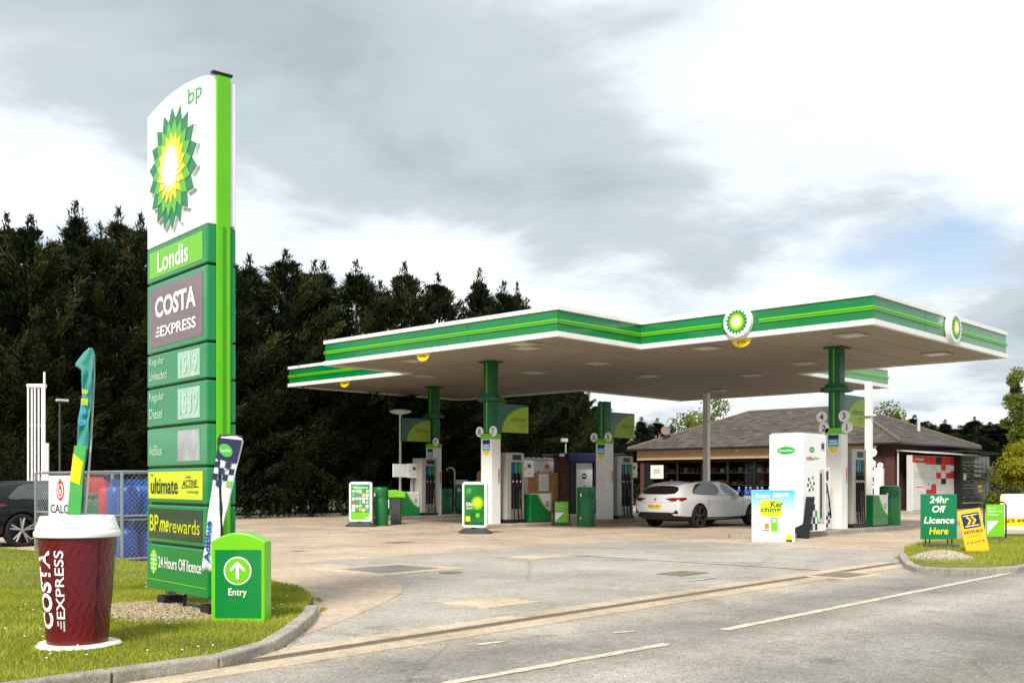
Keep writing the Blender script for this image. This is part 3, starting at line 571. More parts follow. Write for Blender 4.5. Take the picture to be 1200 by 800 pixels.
# lime spine running up the edge, capped in black
B(TW, TW + .022, TT * .30, TT * .78, tz(.30), tz(5.19), 'spine', LIMED, T, bevel=.008)
B(TW + .0225, TW + .031, TT * .50, TT * .58, tz(.30), tz(3.76), 'spine_groove', mat('lime_dark', (64, 150, 8), .4), T)
B(TW - .03, TW + .03, TT * .15, TT * .85, tz(5.19), tz(5.215), 'spine_cap', BLACK, T, bevel=.005)
for x in (.26, TW - .16):
    f = B(x - .10, x + .10, .04, .26, 0, .10, 'foot', BLACK, T, bevel=.01); B(x - .05, x + .05, .11, .19, .10, tz(.26), 'bracket', STEEL, f)
MB().tube([(TW * .48, .12, tz(.26)), (TW * .49, .10, .06), (TW * .52, .07, .02)], .018, 6).build('cable', BLACK, T)

# ================================================================== GIANT COFFEE CUP
K = thing('giant_coffee_cup', 'giant burgundy takeaway coffee cup with white lid on the lawn', 'advertising cup', (CUPX, CUPY, .085), YAW)
CUPM = mat('cup_burgundy', (98, 10, 26), .32, var=.08, vs=3, coat=.25)
RB, RT, HC = .222, .288, .835
def cr(z): return RB + (RT - RB) * z / HC
cup = MB(); prof = [(cr(z), z) for z in np.linspace(0, HC, 90)]
cup.lathe(prof, 200, (0, 0, .02), lambda t, z:   .0016 * sin(26 * t + 2.2 * sin(z * 30)) * (1 if .05 < z < .78 and cos(t + pi / 2 - .45) > -.2 else 0)); cup.build('cup_body', CUPM, K, smooth=False).data.shade_smooth()
MB().lathe([(.24, 0), (.30, .004), (.315, .02), (.30, .036), (.24, .04)], 40, (0, 0, -.01), lambda t, z: .012 * sin(3 * t) + .006 * sin(7 * t)).build('base_disc', mat('foam_white', (226, 224, 216), .8, var=.12, bump=.4), K, smooth=True)
LIDW = mat('lid_white', (238, 239, 238), .3, var=.03)
MB().lathe([(.30, .845), (.313, .85), (.317, .87), (.313, .89), (.303, .90), (.300, .925), (.292, .935), (.290, .955), (.281, .965), (.278, .992), (.268, 1.005), (.255, 1.004), (.245, .992), (.02, .992)], 72).build('lid', LIDW, K, smooth=True)
def cwrap(a0, off=.006):   # a along the letters (up the cup), b across
    return lambda a, b, c: ((cr(a) + off) * cos(a0 - b / .26), (cr(a) + off) * sin(a0 - b / .26), a + .02)
def cuptext(s, z0, z1, ang, h, bold): text(K, s, z0, z1, 0, h, cwrap(radians(ang)), PRINTW, bold)
cuptext('COSTA', .135, .735, 249, .150, .035); cuptext('EXPRESS', .215, .735, 272, .07, .012)
for k in range(3): text(K, '|', .11, .195, .012 + .023 * k, .024 + .023 * k, cwrap(radians(272)), PRINTW, 0) if False else MB().prism([(.12 + .02 * k, .004 + .026 * k), (.20, .004 + .026 * k), (.20, .016 + .026 * k), (.12 + .02 * k, .016 + .026 * k)], cwrap(radians(272)), 0, .002).build('printed_bar', PRINTW, K)
MB().tube([cwrap(radians(326), .004)(z, 0, 0) for z in np.linspace(.03, .80, 14)], .0035, 5).build('seam', mat('seam_dark', (40, 6, 14), .5), K)

# ================================================================== ENTRY SIGN
ex, ey = G(283, 726, .09); E = thing('entry_sign', 'green entry sign with white arrow and lime frame beside the totem', 'sign', (ex, ey, .075), YAW - radians(4))
W2, ET = .235, .20
top = [(W2 + .015, .74)] + [(x, .82 - .075 * (x / W2) ** 2) for x in np.linspace(W2, -W2, 13)] + [(-W2 - .015, .74)]
MB().prism([(-W2 - .015, .0), (W2 + .015, .0)] + top, front(ET / 2), 0, ET).build('frame', LIME, E, bevel=.012)
pl = plate(E, 'panel', rect(-W2 + .025, W2 - .02, .05, .665), front(-ET / 2), GREEN, 0, .006)
plate(pl, 'ring', circle(0, .475, .128, 40), front(-ET / 2), PRINTW, .006, .009); plate(pl, 'disc', circle(0, .475, .116, 40), front(-ET / 2), LIME, .009, .012)
plate(pl, 'arrow', [(-.013, .40), (.013, .40), (.013, .515), (.058, .470), (.074, .487), (0, .560), (-.074, .487), (-.058, .470), (-.013, .515)], front(-ET / 2), PRINTW, .012, .015)
text(pl, 'Entry', -.085, .085, .232, .315, front(-ET / 2), PRINTW, .008, c=.009)

# ================================================================== FEATHER FLAGS
def flag(name, label, D, rows, m, z_foot, thick=.012, nx=9, amp=.02):
    """rows: list of (pixel y, pixel x left, pixel x right) at camera depth D; wavy cloth with thickness"""
    cx, cy = PD((rows[0][1] + rows[-1][2]) / 2, D); t = thing(name, label, 'flag', (cx, cy, z_foot), YAW); V = []; F = []; c0 = (cx * RX + cy * RY)
    for j, (py, xl, xr) in enumerate(rows):
        for i in range(nx):
            a = i / (nx - 1); X = (xl + (xr - xl) * a - 600) / FPX * D - c0; Z = CH + (HY - py) / FPX * D - z_foot; V.append((X, amp * sin(a * 7 + py * .11) * (.4 + .6 * sin(py * .06) ** 2), Z))
    n = len(rows); F = [(j * nx + i, j * nx + i + 1, (j + 1) * nx + i + 1, (j + 1) * nx + i) for j in range(n - 1) for i in range(nx - 1)]
    me = bpy.data.meshes.new('cloth'); me.from_pydata(V, [], F[::1]); me.shade_smooth(); o = obj('cloth', me, m, t); s = o.modifiers.new('thickness', 'SOLIDIFY'); s.thickness = thick
    return t, o, (lambda px, py: ((px - 600) / FPX * D - c0, CH + (HY - py) / FPX * D - z_foot))
def interp(keys, n):
    k = np.array(keys, float); y = np.linspace(k[0, 0], k[-1, 0], n); return [(a, np.interp(a, k[:, 0], k[:, 1]), np.interp(a, k[:, 0], k[:, 2])) for a in y]
CLOTHW = mat('cloth_white', (222, 230, 238), .8, var=.06, vs=5)
f1, cl, at = flag('feather_flag', 'leaning blue and white feather flag with checks beside the entry sign', 9.60, interp([(511, 257, 283), (514, 257, 286), (590, 246, 268), (660, 238, 251), (669, 237, 250)], 24), CLOTHW, .085, amp=.012)
MB().tube([(*((lambda q: (q[0], -.012, q[1]))(at(px, py))),) for px, py in ((284, 512), (270, 509), (259, 509), (256.5, 514), (258, 560), (261, 640), (262, 725))], [.008, .009, .011, .012, .013, .013, .013], 7).build('pole', BLACK, f1)
def fpatch(keys, m, name, off=-.03):
    pts = [at(*k) for k in keys]; MB().prism(pts[::-1], front(off + .0), 0, .003).build(name, m, f1)
fpatch([(257, 512.5), (284.5, 515.5), (278, 543), (254, 537)], NAVY, 'printed_band', -.022)
fpatch([(258.5 + 7 + 8 * cos(t), 527.5 + 7.5 * sin(t) + 2.2 * cos(t)) for t in np.linspace(0, 2 * pi, 18)[:-1]], mat('oval_green', (70, 178, 60), .5), 'printed_oval', -.0265)
text(f1, 'GreenChem', at(260, 0)[0], at(271.5, 0)[0], at(0, 529.5)[1], at(0, 526)[1], front(-.031), PRINTW, .0)
for r in range(4):
    for c_ in range(4):
        if (r + c_) % 2 == 0:
            x = 253.5 + c_ * 6 - r * 1.6; y = 540 + r * 7 + c_ * .6; fpatch([(x, y), (x + 6, y + .6), (x + 4.4, y + 7.6), (x - 1.6, y + 7)], mat('lime_cloth', (120, 190, 60), .6) if (r, c_) == (3, 3) else NAVY, 'printed_check', -.022)
def vwrap(px0, py0, px1, py1, h):   # lettering running up the flag
    q0 = Vector(at(px0, py0)); q1 = Vector(at(px1, py1)); d = q1 - q0; n_ = Vector((-d.y, d.x)).normalized() * h
    return lambda a, b, c: (q0.x + d.x * a + n_.x * b, -.024 - c, q0.y + d.y * a + n_.y * b)
text(f1, 'AdBlue', 0, 1, 0, 1, vwrap(246.5, 658, 249, 610, .055), BLUE, .03)
f2, cl, at = flag('feather_flag', 'tall slim green feather flag hanging folded behind the coffee cup', 11.6, interp([(408, 104, 107), (411, 100, 110), (419, 94, 110.2), (428, 88, 110), (429.5, 91, 110), (434, 97, 109.6), (470, 95.5, 107.5), (520, 90, 103.5), (560, 84.5, 99.5), (611, 79.5, 96.5)], 90), mat('cloth_teal', (60, 150, 142), .55, var=.18, vs=5, coat=.2), .085, amp=.03)
MB().tube([(*((lambda q: (q[0], .035, q[1]))(at(px, py))),) for px, py in ((104, 409), (109, 415), (109, 440), (105, 520), (97, 620), (96, 700), (96, 712))], [.006, .008, .010, .012, .014, .014, .014], 7).build('pole', LGREY, f2)
def fp2(keys, m, name, off=-.045): MB().prism([at(*k) for k in keys][::-1], front(off), 0, .003).build(name, m, f2)
fp2([(89, 522), (103.2, 522), (99, 562), (96, 609), (80, 609), (84.5, 562)], mat('cloth_green', (70, 170, 78), .6, var=.12, vs=5), 'printed_band', -.042)
fp2([(88, 531), (99.5, 541), (97, 556), (95.5, 568), (84, 563)], YELLOW, 'printed_patch', -.047)
for py, w_, m_, s_ in ((459, 7, ACIDY, 'bp'), (471, 8, ACIDY, 'me'), (483, 7, SKYB, 'app'), (495, 8, SKYB, 'now')): a_ = at(98 - (py - 459) * .09, py + 4); text(f2, s_, a_[0], a_[0] + w_ * .0095, a_[1], a_[1] + .075, front(-.042), m_, .02)
# ================================================================== CANOPY (plus-shaped in plan)
XA0, XA1, YA0, YA1 = 22.7, 31.4, 10.16, 32.6     # main bar
XB0, XB1, YB0, YB1 = 19.3, 38.3, 16.6, 25.8      # cross bar
ZS, ZG0, ZG1, ZT = 4.90, 5.03, 5.55, 5.66
CP = [(XA0, YA0), (XA1, YA0), (XA1, YB0), (XB1, YB0), (XB1, YB1), (XA1, YB1), (XA1, YA1), (XA0, YA1), (XA0, YB1), (XB0, YB1), (XB0, YB0), (XA0, YB0)]
CN = thing('canopy', 'large plus-shaped fuel canopy with green fascia, white trims and lime stripe', 'canopy')
def inset(poly, d):
    out = []; n = len(poly)
    for i in range(n):
        p0, p1, p2 = Vector(poly[i - 1]), Vector(poly[i]), Vector(poly[(i + 1) % n]); a = (p1 - p0).normalized(); b = (p2 - p1).normalized()
        out.append((p1.x + d * (-a.y - b.y), p1.y + d * (a.x + b.x)))
    return out
# soffit in long planks
def soffit_planks(x0, x1, y0, y1, w=.6):
    k = round((y1 - y0) / w); h = (y1 - y0) / k
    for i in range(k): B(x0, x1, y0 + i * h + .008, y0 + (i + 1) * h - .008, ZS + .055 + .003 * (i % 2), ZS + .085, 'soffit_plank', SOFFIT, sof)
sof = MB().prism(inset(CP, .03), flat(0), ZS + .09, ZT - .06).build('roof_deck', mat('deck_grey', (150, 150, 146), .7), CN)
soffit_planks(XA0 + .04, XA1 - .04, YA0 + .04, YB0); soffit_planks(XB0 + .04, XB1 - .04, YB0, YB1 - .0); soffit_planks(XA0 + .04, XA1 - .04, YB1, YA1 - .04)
ROUND = {0: [], 11: [], 7: []}
r1y = onX(869, XA0); r2x = onY(1110, YA0)
gaps = {(XA0, r1y): 1, (r2x, YA0): 1}
for i in range(12):
    a = Vector(CP[i]); b = Vector(CP[(i + 1) % 12]); d = (b - a).normalized(); nrm = Vector((d.y, -d.x)); L = (b - a).length
    def ebox(t0, t1, o0, o1, z0, z1, name, m, par, bevel=0):
        q = [a + d * t0 + nrm * o0, a + d * t0 + nrm * o1, a + d * t1 + nrm * o1, a + d * t1 + nrm * o0]; q = [(p.x, p.y) for p in q]
        return MB().prism(q, flat(0), z0, z1).build(name, m, par, bevel=bevel)
    cv0 = .0; conv = 1
    prev = Vector(CP[i - 1]); nxt = Vector(CP[(i + 2) % 12])
    c0 = (a - prev).normalized(); conv0 = c0.x * d.y - c0.y * d.x > 0; d2 = (nxt - b).normalized(); conv1 = d.x * d2.y - d.y * d2.x > 0
    e0 = 0; e1 = 0
    kx = .10 if conv1 else -.10     # one edge of each corner runs through
    ebox(-.002 if conv0 else .102, L + (.10 if conv1 else 0), 0, .10, ZS, ZG0, 'bottom_trim', CANW, CN, .008)
    ebox(-.002 if conv0 else .102, L + (.10 if conv1 else 0), 0, .10, ZG1, ZT, 'top_trim', CANW, CN, .008)
    nseg = max(1, round(L / 2.9)); sl = L / nseg
    for k in range(nseg):
        f = ebox(k * sl + (.007 if k else (0 if conv0 else .062)), (k + 1) * sl - .007 + (.064 if (k == nseg - 1 and conv1) else 0), .0, .06 + .003 * (k % 2), ZG0 + .001, ZG1 - .001, 'fascia_panel', FASCIA, CN)
    holes = []
    if i == 11: holes = [YB0 - r1y]
    if i == 0: holes = [r2x - XA0]
    s0 = 0 if conv0 else .10
    cuts = sorted([(h - .52, h + .52) for h in holes]); cur = s0
    for h0, h1 in cuts + [(L + (.09 if conv1 else 0), None)]:
        st = ebox(cur, h0, .064, .09, 5.235, 5.335, 'lime_stripe', LIMED, CN, .006); ebox(cur, h0, .0905, .094, 5.272, 5.288, 'stripe_groove', DGREEN, st)
        cur = h1
def roundel(fn, R=.385):
    r = MB().prism(circle(0, 0, R, 40), fn, 0, .16).build('roundel', SIGNWHITE, CN, bevel=.02)
    emblem(r, 0, 0, R * .82, fn, .161, .004)
roundel(lambda a, b, c: (XA0 - .07 - c, r1y - a, 5.30 + b)); roundel(lambda a, b, c: (r2x + a, YA0 - .07 - c, 5.30 + b))
half = [(.27 * cos(t), .20 * sin(t)) for t in np.linspace(pi, 2 * pi, 15)]
for px, xx in ((869, XA0), (496, XB0), (404, XA0)):
    yy = onX(px, xx); h = MB().prism(half, (lambda a, b, c, xx=xx, yy=yy: (xx + .02 - c, yy - a, ZS + b - .003)), 0, .03).build('height_sign', YELLOW, CN)
    text(h, '4.9m', -.12, .12, -.11, -.03, (lambda a, b, c, xx=xx, yy=yy: (xx - .01 - c, yy - a, ZS + b)), TEXTDARK, .01)
LAMPG = mat('lamp_glass', (226, 226, 218), .25, var=.05); LAMPF = mat('lamp_frame', (176, 172, 164), .45)
for px, py in ((997, 392), (1098, 414), (828, 407), (943, 425), (880, 439), (843, 457), (617, 407), (485, 422), (497, 440), (627, 436), (612, 402), (700, 425), (760, 440)):
    x, y = G(px, py, ZS + .05)
    f = B(x - .34, x + .34, y - .34, y + .34, ZS + .02, ZS + .054, 'light_fitting', LAMPF, CN, bevel=.01); B(x - .24, x + .24, y - .24, y + .24, ZS + .012, ZS + .019, 'light_glass', LAMPG, f)
# ---- columns
def sticker(par, fnf, w=.30):
    plate(par, 'sticker', rect(-w / 2, w / 2, 2.30, 2.62), fnf, SKYB, 0, .003); plate(par, 'sticker', rect(-w / 2, w / 2, 2.50, 2.60), fnf, NAVY, .003, .005)
    plate(par, 'sticker', [(-w / 2, 2.30), (-w * .3, 2.18), (0, 2.13), (w * .3, 2.18), (w / 2, 2.30)], fnf, YELLOW, 0, .003)
    plate(par, 'sticker', rect(-w * .4, w * .4, 2.36, 2.39), fnf, PRINTW, .003, .005); plate(par, 'sticker', rect(-w * .3, w * .3, 2.43, 2.46), fnf, PRINTW, .003, .005)
def disc(par, x, y, z, s, r=.155):
    fn = lambda a, b, c: (x + .7071 * 0 - c, y - a, z + b)
    d_ = MB().prism(circle(0, 0, r, 26), fn, -.03, .0).build('number_disc', SIGNWHITE, par, bevel=.006); text(d_, s, -.08, .08, -.085, .085, fn, DGREY, .02, c=.003, keep=True)
def pump_column(x, y, discs, ztop=ZS + .06, parent=None, name='column'):
    c = thing(name, '', '') if False else None
    col = MB(); w = .165
    col.box(x - w, x + w, y - w, y + w, 2.80, ztop)
    o = col.build(name, DGREEN, parent, bevel=.03)
    if ztop > 4.5:
        MB().prism([(x + .42 * cos(pi / 8 + k * pi / 4), y + .42 * sin(pi / 8 + k * pi / 4)) for k in range(8)], flat(0), 3.76, 3.88).build('collar', DGREEN, o, bevel=.015)
        MB().prism([(x + .30 * cos(pi / 8 + k * pi / 4), y + .30 * sin(pi / 8 + k * pi / 4)) for k in range(8)], flat(0), 3.88, 3.97).build('collar', DGREEN, o, bevel=.02)
        B(x - .27, x + .27, y - .27, y + .27, ztop - .05, ztop - .02, 'head_plate', DGREEN, o)
    B(x - w - .012, x - w, y - .02, y + .02, 2.82, ztop - .06, 'lime_line', LIMED, o)
    B(x - .20, x + .20, y - .235, y + .235, 2.64, 2.80, 'lime_band', LIME, o, bevel=.01)
    cl = B(x - .19, x + .19, y - .225, y + .225, .10, 2.64, 'cladding', WHITE, o, bevel=.012)
    sticker(cl, lambda a, b, c: (x - .19 - c, y - a, b))
    plate(cl, 'decal', rect(.09, .15, 1.45, 1.75), lambda a, b, c: (x - .19 + a * .9 + .2, y - .225 - c, b), RED, 0, .003); plate(cl, 'decal', rect(.09, .15, 1.32, 1.45), lambda a, b, c: (x - .19 + a * .9 + .2, y - .225 - c, b), SKYB, 0, .003)
    for dy, dz, s in discs: disc(o, x - .20, y + dy, dz, s)
    return o
C1, C2, C3 = (26.2, 12.7), (22.2, 21.7), (26.6, 29.0)
pump_column(*C1, [(.33, 3.10, '4'), (-.30, 3.10, '3'), (.27, 2.80, '2'), (-.38, 2.80, '1')], parent=CN)
pump_column(*C2, [(.28, 2.86, '8'), (-.28, 2.86, '7')], parent=CN)
pump_column(*C3, [(-.30, 2.86, '9')], parent=CN)
for (px, py, xx) in ((828, 460, 35.9), (1018, 452, 36.0)):
    yy = onX(px, xx); o = B(xx - .11, xx + .11, yy - .11, yy + .11, 0.008, ZS + .06, 'column', WHITE, CN, bevel=.02)
    B(xx - .2, xx + .2, yy - .2, yy + .2, 3.72, 3.80, 'collar', WHITE, o, bevel=.01); B(xx - .2, xx + .2, yy - .2, yy + .2, .008, .04, 'foot_plate', STEEL, o)
# ---- islands
def island(x0, x1, y, lab, w=.62):
    o = MB().prism(rrect(x0, x1, y - w, y + w, .35), flat(0), -.02, .125).build('pump_island', KERBM, bevel=.02); struct(o, lab); return o
island(21.6, 30.2, 12.75, 'raised concrete island of the right hand pump'); island(20.9, 25.3, 21.7, 'raised concrete island of the middle pump', .58)
island(26.6, 31.4, 21.6, 'raised concrete island in front of the white car'); island(22.6, 28.3, 29.0, 'raised concrete island of the far left pump', .6)
# ---- second tower, without canopy column
TW4 = (27.55, 21.6)
t4 = thing('pump_tower', 'white pump tower with short green post left of the white car', 'pump tower', (0, 0, 0)); pump_column(*TW4, [(.30, 2.86, '6'), (-.30, 2.86, '5')], ztop=4.05, parent=t4, name='post')
# ---- flag signs on the columns
def flag_sign(x, y, sgn, label):
    t = thing('flag_sign', label, 'sign', (x, y, 0), 0, 'flag signs on the pump columns'); L = 1.42; X0 = .19; Z0, Z1 = 2.86, 3.72
    fx = (lambda a: X0 + a) if sgn > 0 else (lambda a: -X0 - L + a)
    MB().box(fx(0), fx(L), -.05, .05, Z0, Z1).build('panel', mat('flag_teal', (18, 96, 78), .35, var=.06, coat=.3), t, bevel=.01)
    cxr = L; arc = [(L, Z0)] + [(L - 1.12 * cos(u), Z0 + .80 * sin(u) ** 1.15) for u in np.linspace(pi / 2, 0, 16)]
    fn = lambda a, b, c: (fx(a), -.05 - c, b)
    plate(t, 'leaf_print', [(L - 1.18 * cos(u), Z0 + .01 + .80 * sin(u)) for u in np.linspace(pi / 2, 0, 16)][::-1] + [(L - .004, Z0 + .81), (L - .004, Z0 + .01)], fn, OLIVE, 0, .003) if False else MB().prism([(L - 1.18, Z0 + .01), (L - .005, Z0 + .01), (L - .005, Z0 + .80)] + [(L - 1.18 * sin(u), Z0 + .01 + .79 * cos(u)) for u in np.linspace(.1, pi / 2 - .08, 12)], fn, 0, .003).build('leaf_print', OLIVE, t)
    text(t, 'ultimate', L - .78, L - .10, Z0 + .34, Z0 + .50, fn, DGREEN, .0, c=.006); text(t, 'bp', L - .78, L - .70, Z0 + .55, Z0 + .60, fn, DGREEN, 0, c=.006)
    text(t, 'ACTIVE', L - .46, L - .12, Z0 + .20, Z0 + .28, fn, DGREEN, .0, .2, c=.006); text(t, 'technology', L - .40, L - .12, Z0 + .12, Z0 + .165, fn, DGREEN, 0, c=.006)
    B(fx(0) - .02 if sgn > 0 else fx(L) - .03, fx(0) + .03 if sgn > 0 else fx(L) + .02, -.06, .06, Z0 - .03, Z1 + .03, 'bracket', DGREEN, t)
flag_sign(*C1, 1, 'green flag sign on the right hand pump column above the dispenser'); flag_sign(*C2, 1, 'green flag sign on the middle pump column')
flag_sign(*TW4, 1, 'green flag sign on the short post left of the shop roof'); flag_sign(*C3, -1, 'green flag sign on the far left pump column')

# ================================================================== FUEL PUMPS
NZ = [mat('nozzle_blue', (24, 60, 132), .4), mat('nozzle_teal', (40, 130, 140), .4), mat('nozzle_green', (20, 130, 66), .4), mat('nozzle_black', (26, 26, 28), .4)]
def fuel_pump(x, y, label, nn=4, L=.86):
    t = thing('fuel_pump', label, 'fuel pump', (x, y, .125), 0, 'fuel pumps on the islands'); D2 = .26
    B(-L / 2 - .02, L / 2 + .02, -D2 - .03, D2 + .03, 0, .10, 'plinth', BLACK, t, bevel=.01)
    B(-L / 2, -L / 2 + .22, -D2, D2, .10, 2.12, 'end_casing', GREY, t, bevel=.025); B(L / 2 - .07, L / 2, -D2, D2, .10, 2.12, 'end_casing', GREY, t, bevel=.02)
    B(-L / 2 + .22, L / 2 - .07, -D2 + .14, D2 - .14, .10, 2.08, 'core', BLACK, t); B(-L / 2 + .22, L / 2 - .07, -D2 + .01, D2 - .01, 1.83, 2.13, 'display_head', GREY, t, bevel=.02)
    B(-L / 2 + .22, L / 2 - .07, -D2 + .05, D2 - .05, .10, .42, 'lower_door', GREY, t, bevel=.01)
    plate(t, 'display', rect(-.12, .26, 1.90, 2.06), front(-D2 + .01), BLACK, 0, .004); B(-L / 2 + .22, L / 2 - .07, -D2 + .02, D2 - .02, 1.02, 1.20, 'nozzle_shelf', BLACK, t, bevel=.01)
    w = (L - .29) / nn
    for s in (-1, 1):
        for k in range(nn):
            xx = -L / 2 + .22 + w * (k + .5); yy = s * (D2 - .10)
            nz = MB(); nz.box(xx - w * .36, xx + w * .36, min(yy, yy + s * .07), max(yy, yy + s * .07), 1.50, 1.82); n_ = nz.build('nozzle', NZ[(k + (0 if nn == 4 else 0)) % 3], t, bevel=.02)
            h = MB(); h.tube([(xx, yy + s * .03, 1.52), (xx, yy + s * .06, 1.38), (xx, yy + s * .09, 1.26)], [.042, .036, .030], 8); h.tube([(xx - .045, yy + s * .05, 1.47), (xx - .05, yy + s * .11, 1.36), (xx, yy + s * .12, 1.28)], .012, 6); h.build('grip', BLACK, n_, smooth=True)
            MB().cyl((xx, yy + s * .085, 1.225), (xx, yy + s * .09, 1.29), .030, .034, 10).build('swivel', CHROME, n_)
            sag = random.uniform(.12, .22); o2 = random.uniform(.02, .06)
            MB().tube([(xx, yy + s * .09, 1.24), (xx + .004, yy + s * .10, .95), (xx + .01, yy + s * .11, .55), (xx + .02, yy + s * .12, sag), (xx + o2, yy + s * .11, sag - .06), (xx + o2 + .035, yy + s * .09, sag + .03), (xx + o2 + .045, yy + s * .04, .40), (xx + o2 + .03, yy, .75)], .0165, 7).build('hose', RUBBER, t, smooth=True)
    return t
fuel_pump(C1[0] + .82, C1[1], 'grey fuel pump with hoses on the right hand island beside the white tank'); fuel_pump(C2[0] + .80, C2[1], 'grey fuel pump with three hoses at the middle column', 3, .78)
fuel_pump(TW4[0] + .82, TW4[1], 'fuel pump just left of the white car', 3); fuel_pump(C3[0] - .55, C3[1] - .1, 'grey fuel pump at the far left column', 3, .78)
# payment terminal arms and the green-white lower units
def wing_unit(x, y, label, flip=1):
    t = thing('island_unit', label, 'island unit', (x, y, .125), 0, 'green and white units beside the pumps'); L, H = .98, .88
    MB().box(-L / 2, L / 2, -.27, .27, .03, H).build('cabinet', WHITE, t, bevel=.015); MB().box(-L / 2 + .02, L / 2 - .02, -.25, .25, 0, .03).build('plinth', BLACK, t)
    swo = [(-L / 2 + .003, .035), (L / 2 - .003, .035), (L / 2 - .003, .30)] + [(L / 2 - .06 - u * .62, .30 + .56 * u ** 1.7) for u in np.linspace(0, 1, 10)] + [(-L / 2 + .003, H - .015)]
    for fn in (front(-.27),): plate(t, 'swoosh', swo, fn, GREEN, 0, .004); plate(t, 'swoosh_edge', [(L / 2 - .003, .30)] + [(L / 2 - .06 - u * .62, .30 + .56 * u ** 1.7) for u in np.linspace(0, 1, 10)] + [(L / 2 - .06 - .58, H - .015)] + [(L / 2 - .02 - u * .60, .335 + .56 * u ** 1.7) for u in np.linspace(.95, 0, 10)] + [(L / 2 - .003, .34)], fn, LIME, .004, .006)
    plate(t, 'swoosh', rect(-.267, .267, .035, H - .01), left(-L / 2), GREEN, 0, .004)
    ring = circle(.30, .56, .06, 20, .085); plate(t, 'mark', ring, front(-.27), TEXTDARK, .004, .006); plate(t, 'mark', circle(.30, .56, .035, 20, .055), front(-.27), WHITE, .006, .008); return t
wing_unit(28.35, 12.7, 'green and white unit with swoosh right of the right hand pump'); wing_unit(24.15, 21.7, 'green and white unit with swoosh beside the middle pump'); wing_unit(25.15, 29.0, 'green and white unit with swoosh beside the far left pump')
def pay_panel(x, y, z, label, post=True):
    t = thing('notice_panel', label, 'panel', (x, y, .125)); z -= .125
    B(-.26, .26, -.03, .03, z, z + .52, 'board', WHITE, t, bevel=.01); plate(t, 'keypad', rect(-.06, .14, z + .26, z + .42), front(-.03), LGREY); plate(t, 'keypad', rect(-.03, .11, z + .30, z + .39), front(-.03), DGREY, .004, .006)
    plate(t, 'lens', circle(-.15, z + .25, .03, 14), front(-.03), RED); plate(t, 'lens', circle(.03, z + .12, .025, 14), front(-.03), DGREY)
    B(-.04, .04, .031, .09, 0, z + .46, 'post', GREY, t); return t
pay_panel(27.75, 12.95, 1.55, 'white payment panel behind the right hand pump'); pay_panel(24.05, 21.9, 1.52, 'white payment panel behind the middle pump'); pay_panel(29.3, 21.75, 1.52, 'white payment panel right of the pump by the car')
t = pay_panel(25.5, 28.95, 1.52, 'white payment panel left of the far left pump'); B(-.95, -.27, -.02, .02, 1.42, 1.90, 'side_board', SIGNWHITE, t)
yb = thing('bucket_notice', 'yellow notice below the payment panel of the right hand pump', 'notice', (27.9, 12.93, .125)); B(-.14, .14, -.02, .0, 1.0, 1.36, 'board', YELLOW, yb); B(-.02, .02, 0, .03, 0, 1.3, 'post', GREY, yb); plate(yb, 'print', rect(-.08, .08, 1.1, 1.25), front(-.02), TEXTDARK)

# ================================================================== FORECOURT FURNITURE
def poster(px, py, rot, label, art):
    x, y = G(px, py); t = thing('poster_stand', label, 'poster stand', (x, y, .008), rot, 'poster stands on the forecourt')
    MB().lathe([(.50, 0), (.50, .03), (.36, .12), (.20, .16), (.02, .16)], 28, fn=lambda a, z: -.18 * abs(sin(a)) * 1).build('base', DGREY, t, smooth=True)
    MB().prism(rrect(-.36, .36, .15, 1.36, .09), front(.06), 0, .12).build('frame', WHITE, t, bevel=.012); p = plate(t, 'poster', rect(-.295, .295, .22, 1.29), front(-.06), mat('poster_' + art, (24, 110, 44) if art == 'offer' else (54, 140, 84), .12, var=.45, vs=3, coat=.8), 0, .003)
    F = front(-.063)
    if art == 'offer':
        plate(p, 'print', star(.09, .80, .20, .15, 14), F, LIME, 0, .003); plate(p, 'print', star(.10, .82, .12, .09, 12), F, YELLOW, .003, .005); text(p, 'ONE', -.24, -.03, .72, .82, F, PRINTW, .02); text(p, 'more', -.23, -.05, .64, .69, F, PRINTW, .0)
        plate(p, 'print', rect(-.25, -.12, .32, .45), F, YELLOW, 0, .003); plate(p, 'print', star(-.16, 1.12, .10, .06, 9), F, MIDGREEN, 0, .003); plate(p, 'print', star(.10, .48, .08, .05, 7), F, LIME, 0, .003); plate(p, 'print', rect(-.29, .29, .225, .30), F, DGREEN, 0, .003)
    else:
        text(p, 'Your local store', -.24, .24, 1.16, 1.23, F, PRINTW, .01)
        cols = [PRINTW, LGREY, mat('muted_tan', (206, 178, 132), .4), PRINTW, mat('muted_blue', (122, 158, 184), .4), MIDGREEN, mat('muted_red', (176, 96, 84), .4), PALEY]
        for r in range(6):
            for c in range(5): plate(p, 'print', rect(-.265 + c * .107 + .01 * ((r * 7 + c * 3) % 3), -.172 + c * .107, .46 + r * .112 + .012 * ((r + c * 2) % 3), .556 + r * .112), F, cols[(r * 3 + c * 5 + r * c) % 8], 0, .003)
        plate(p, 'print', rect(-.29, .29, .225, .44), F, LIME, 0, .003); plate(p, 'print', rect(.16, .27, .25, .30), F, PRINTW, .003, .005)
    return t
poster(423, 617, YAW - radians(10), 'white framed poster stand with product pictures, at the far left of the forecourt', 'grid'); poster(557, 625, YAW - radians(24), 'white framed poster stand with lime offer poster, before the middle column', 'offer')
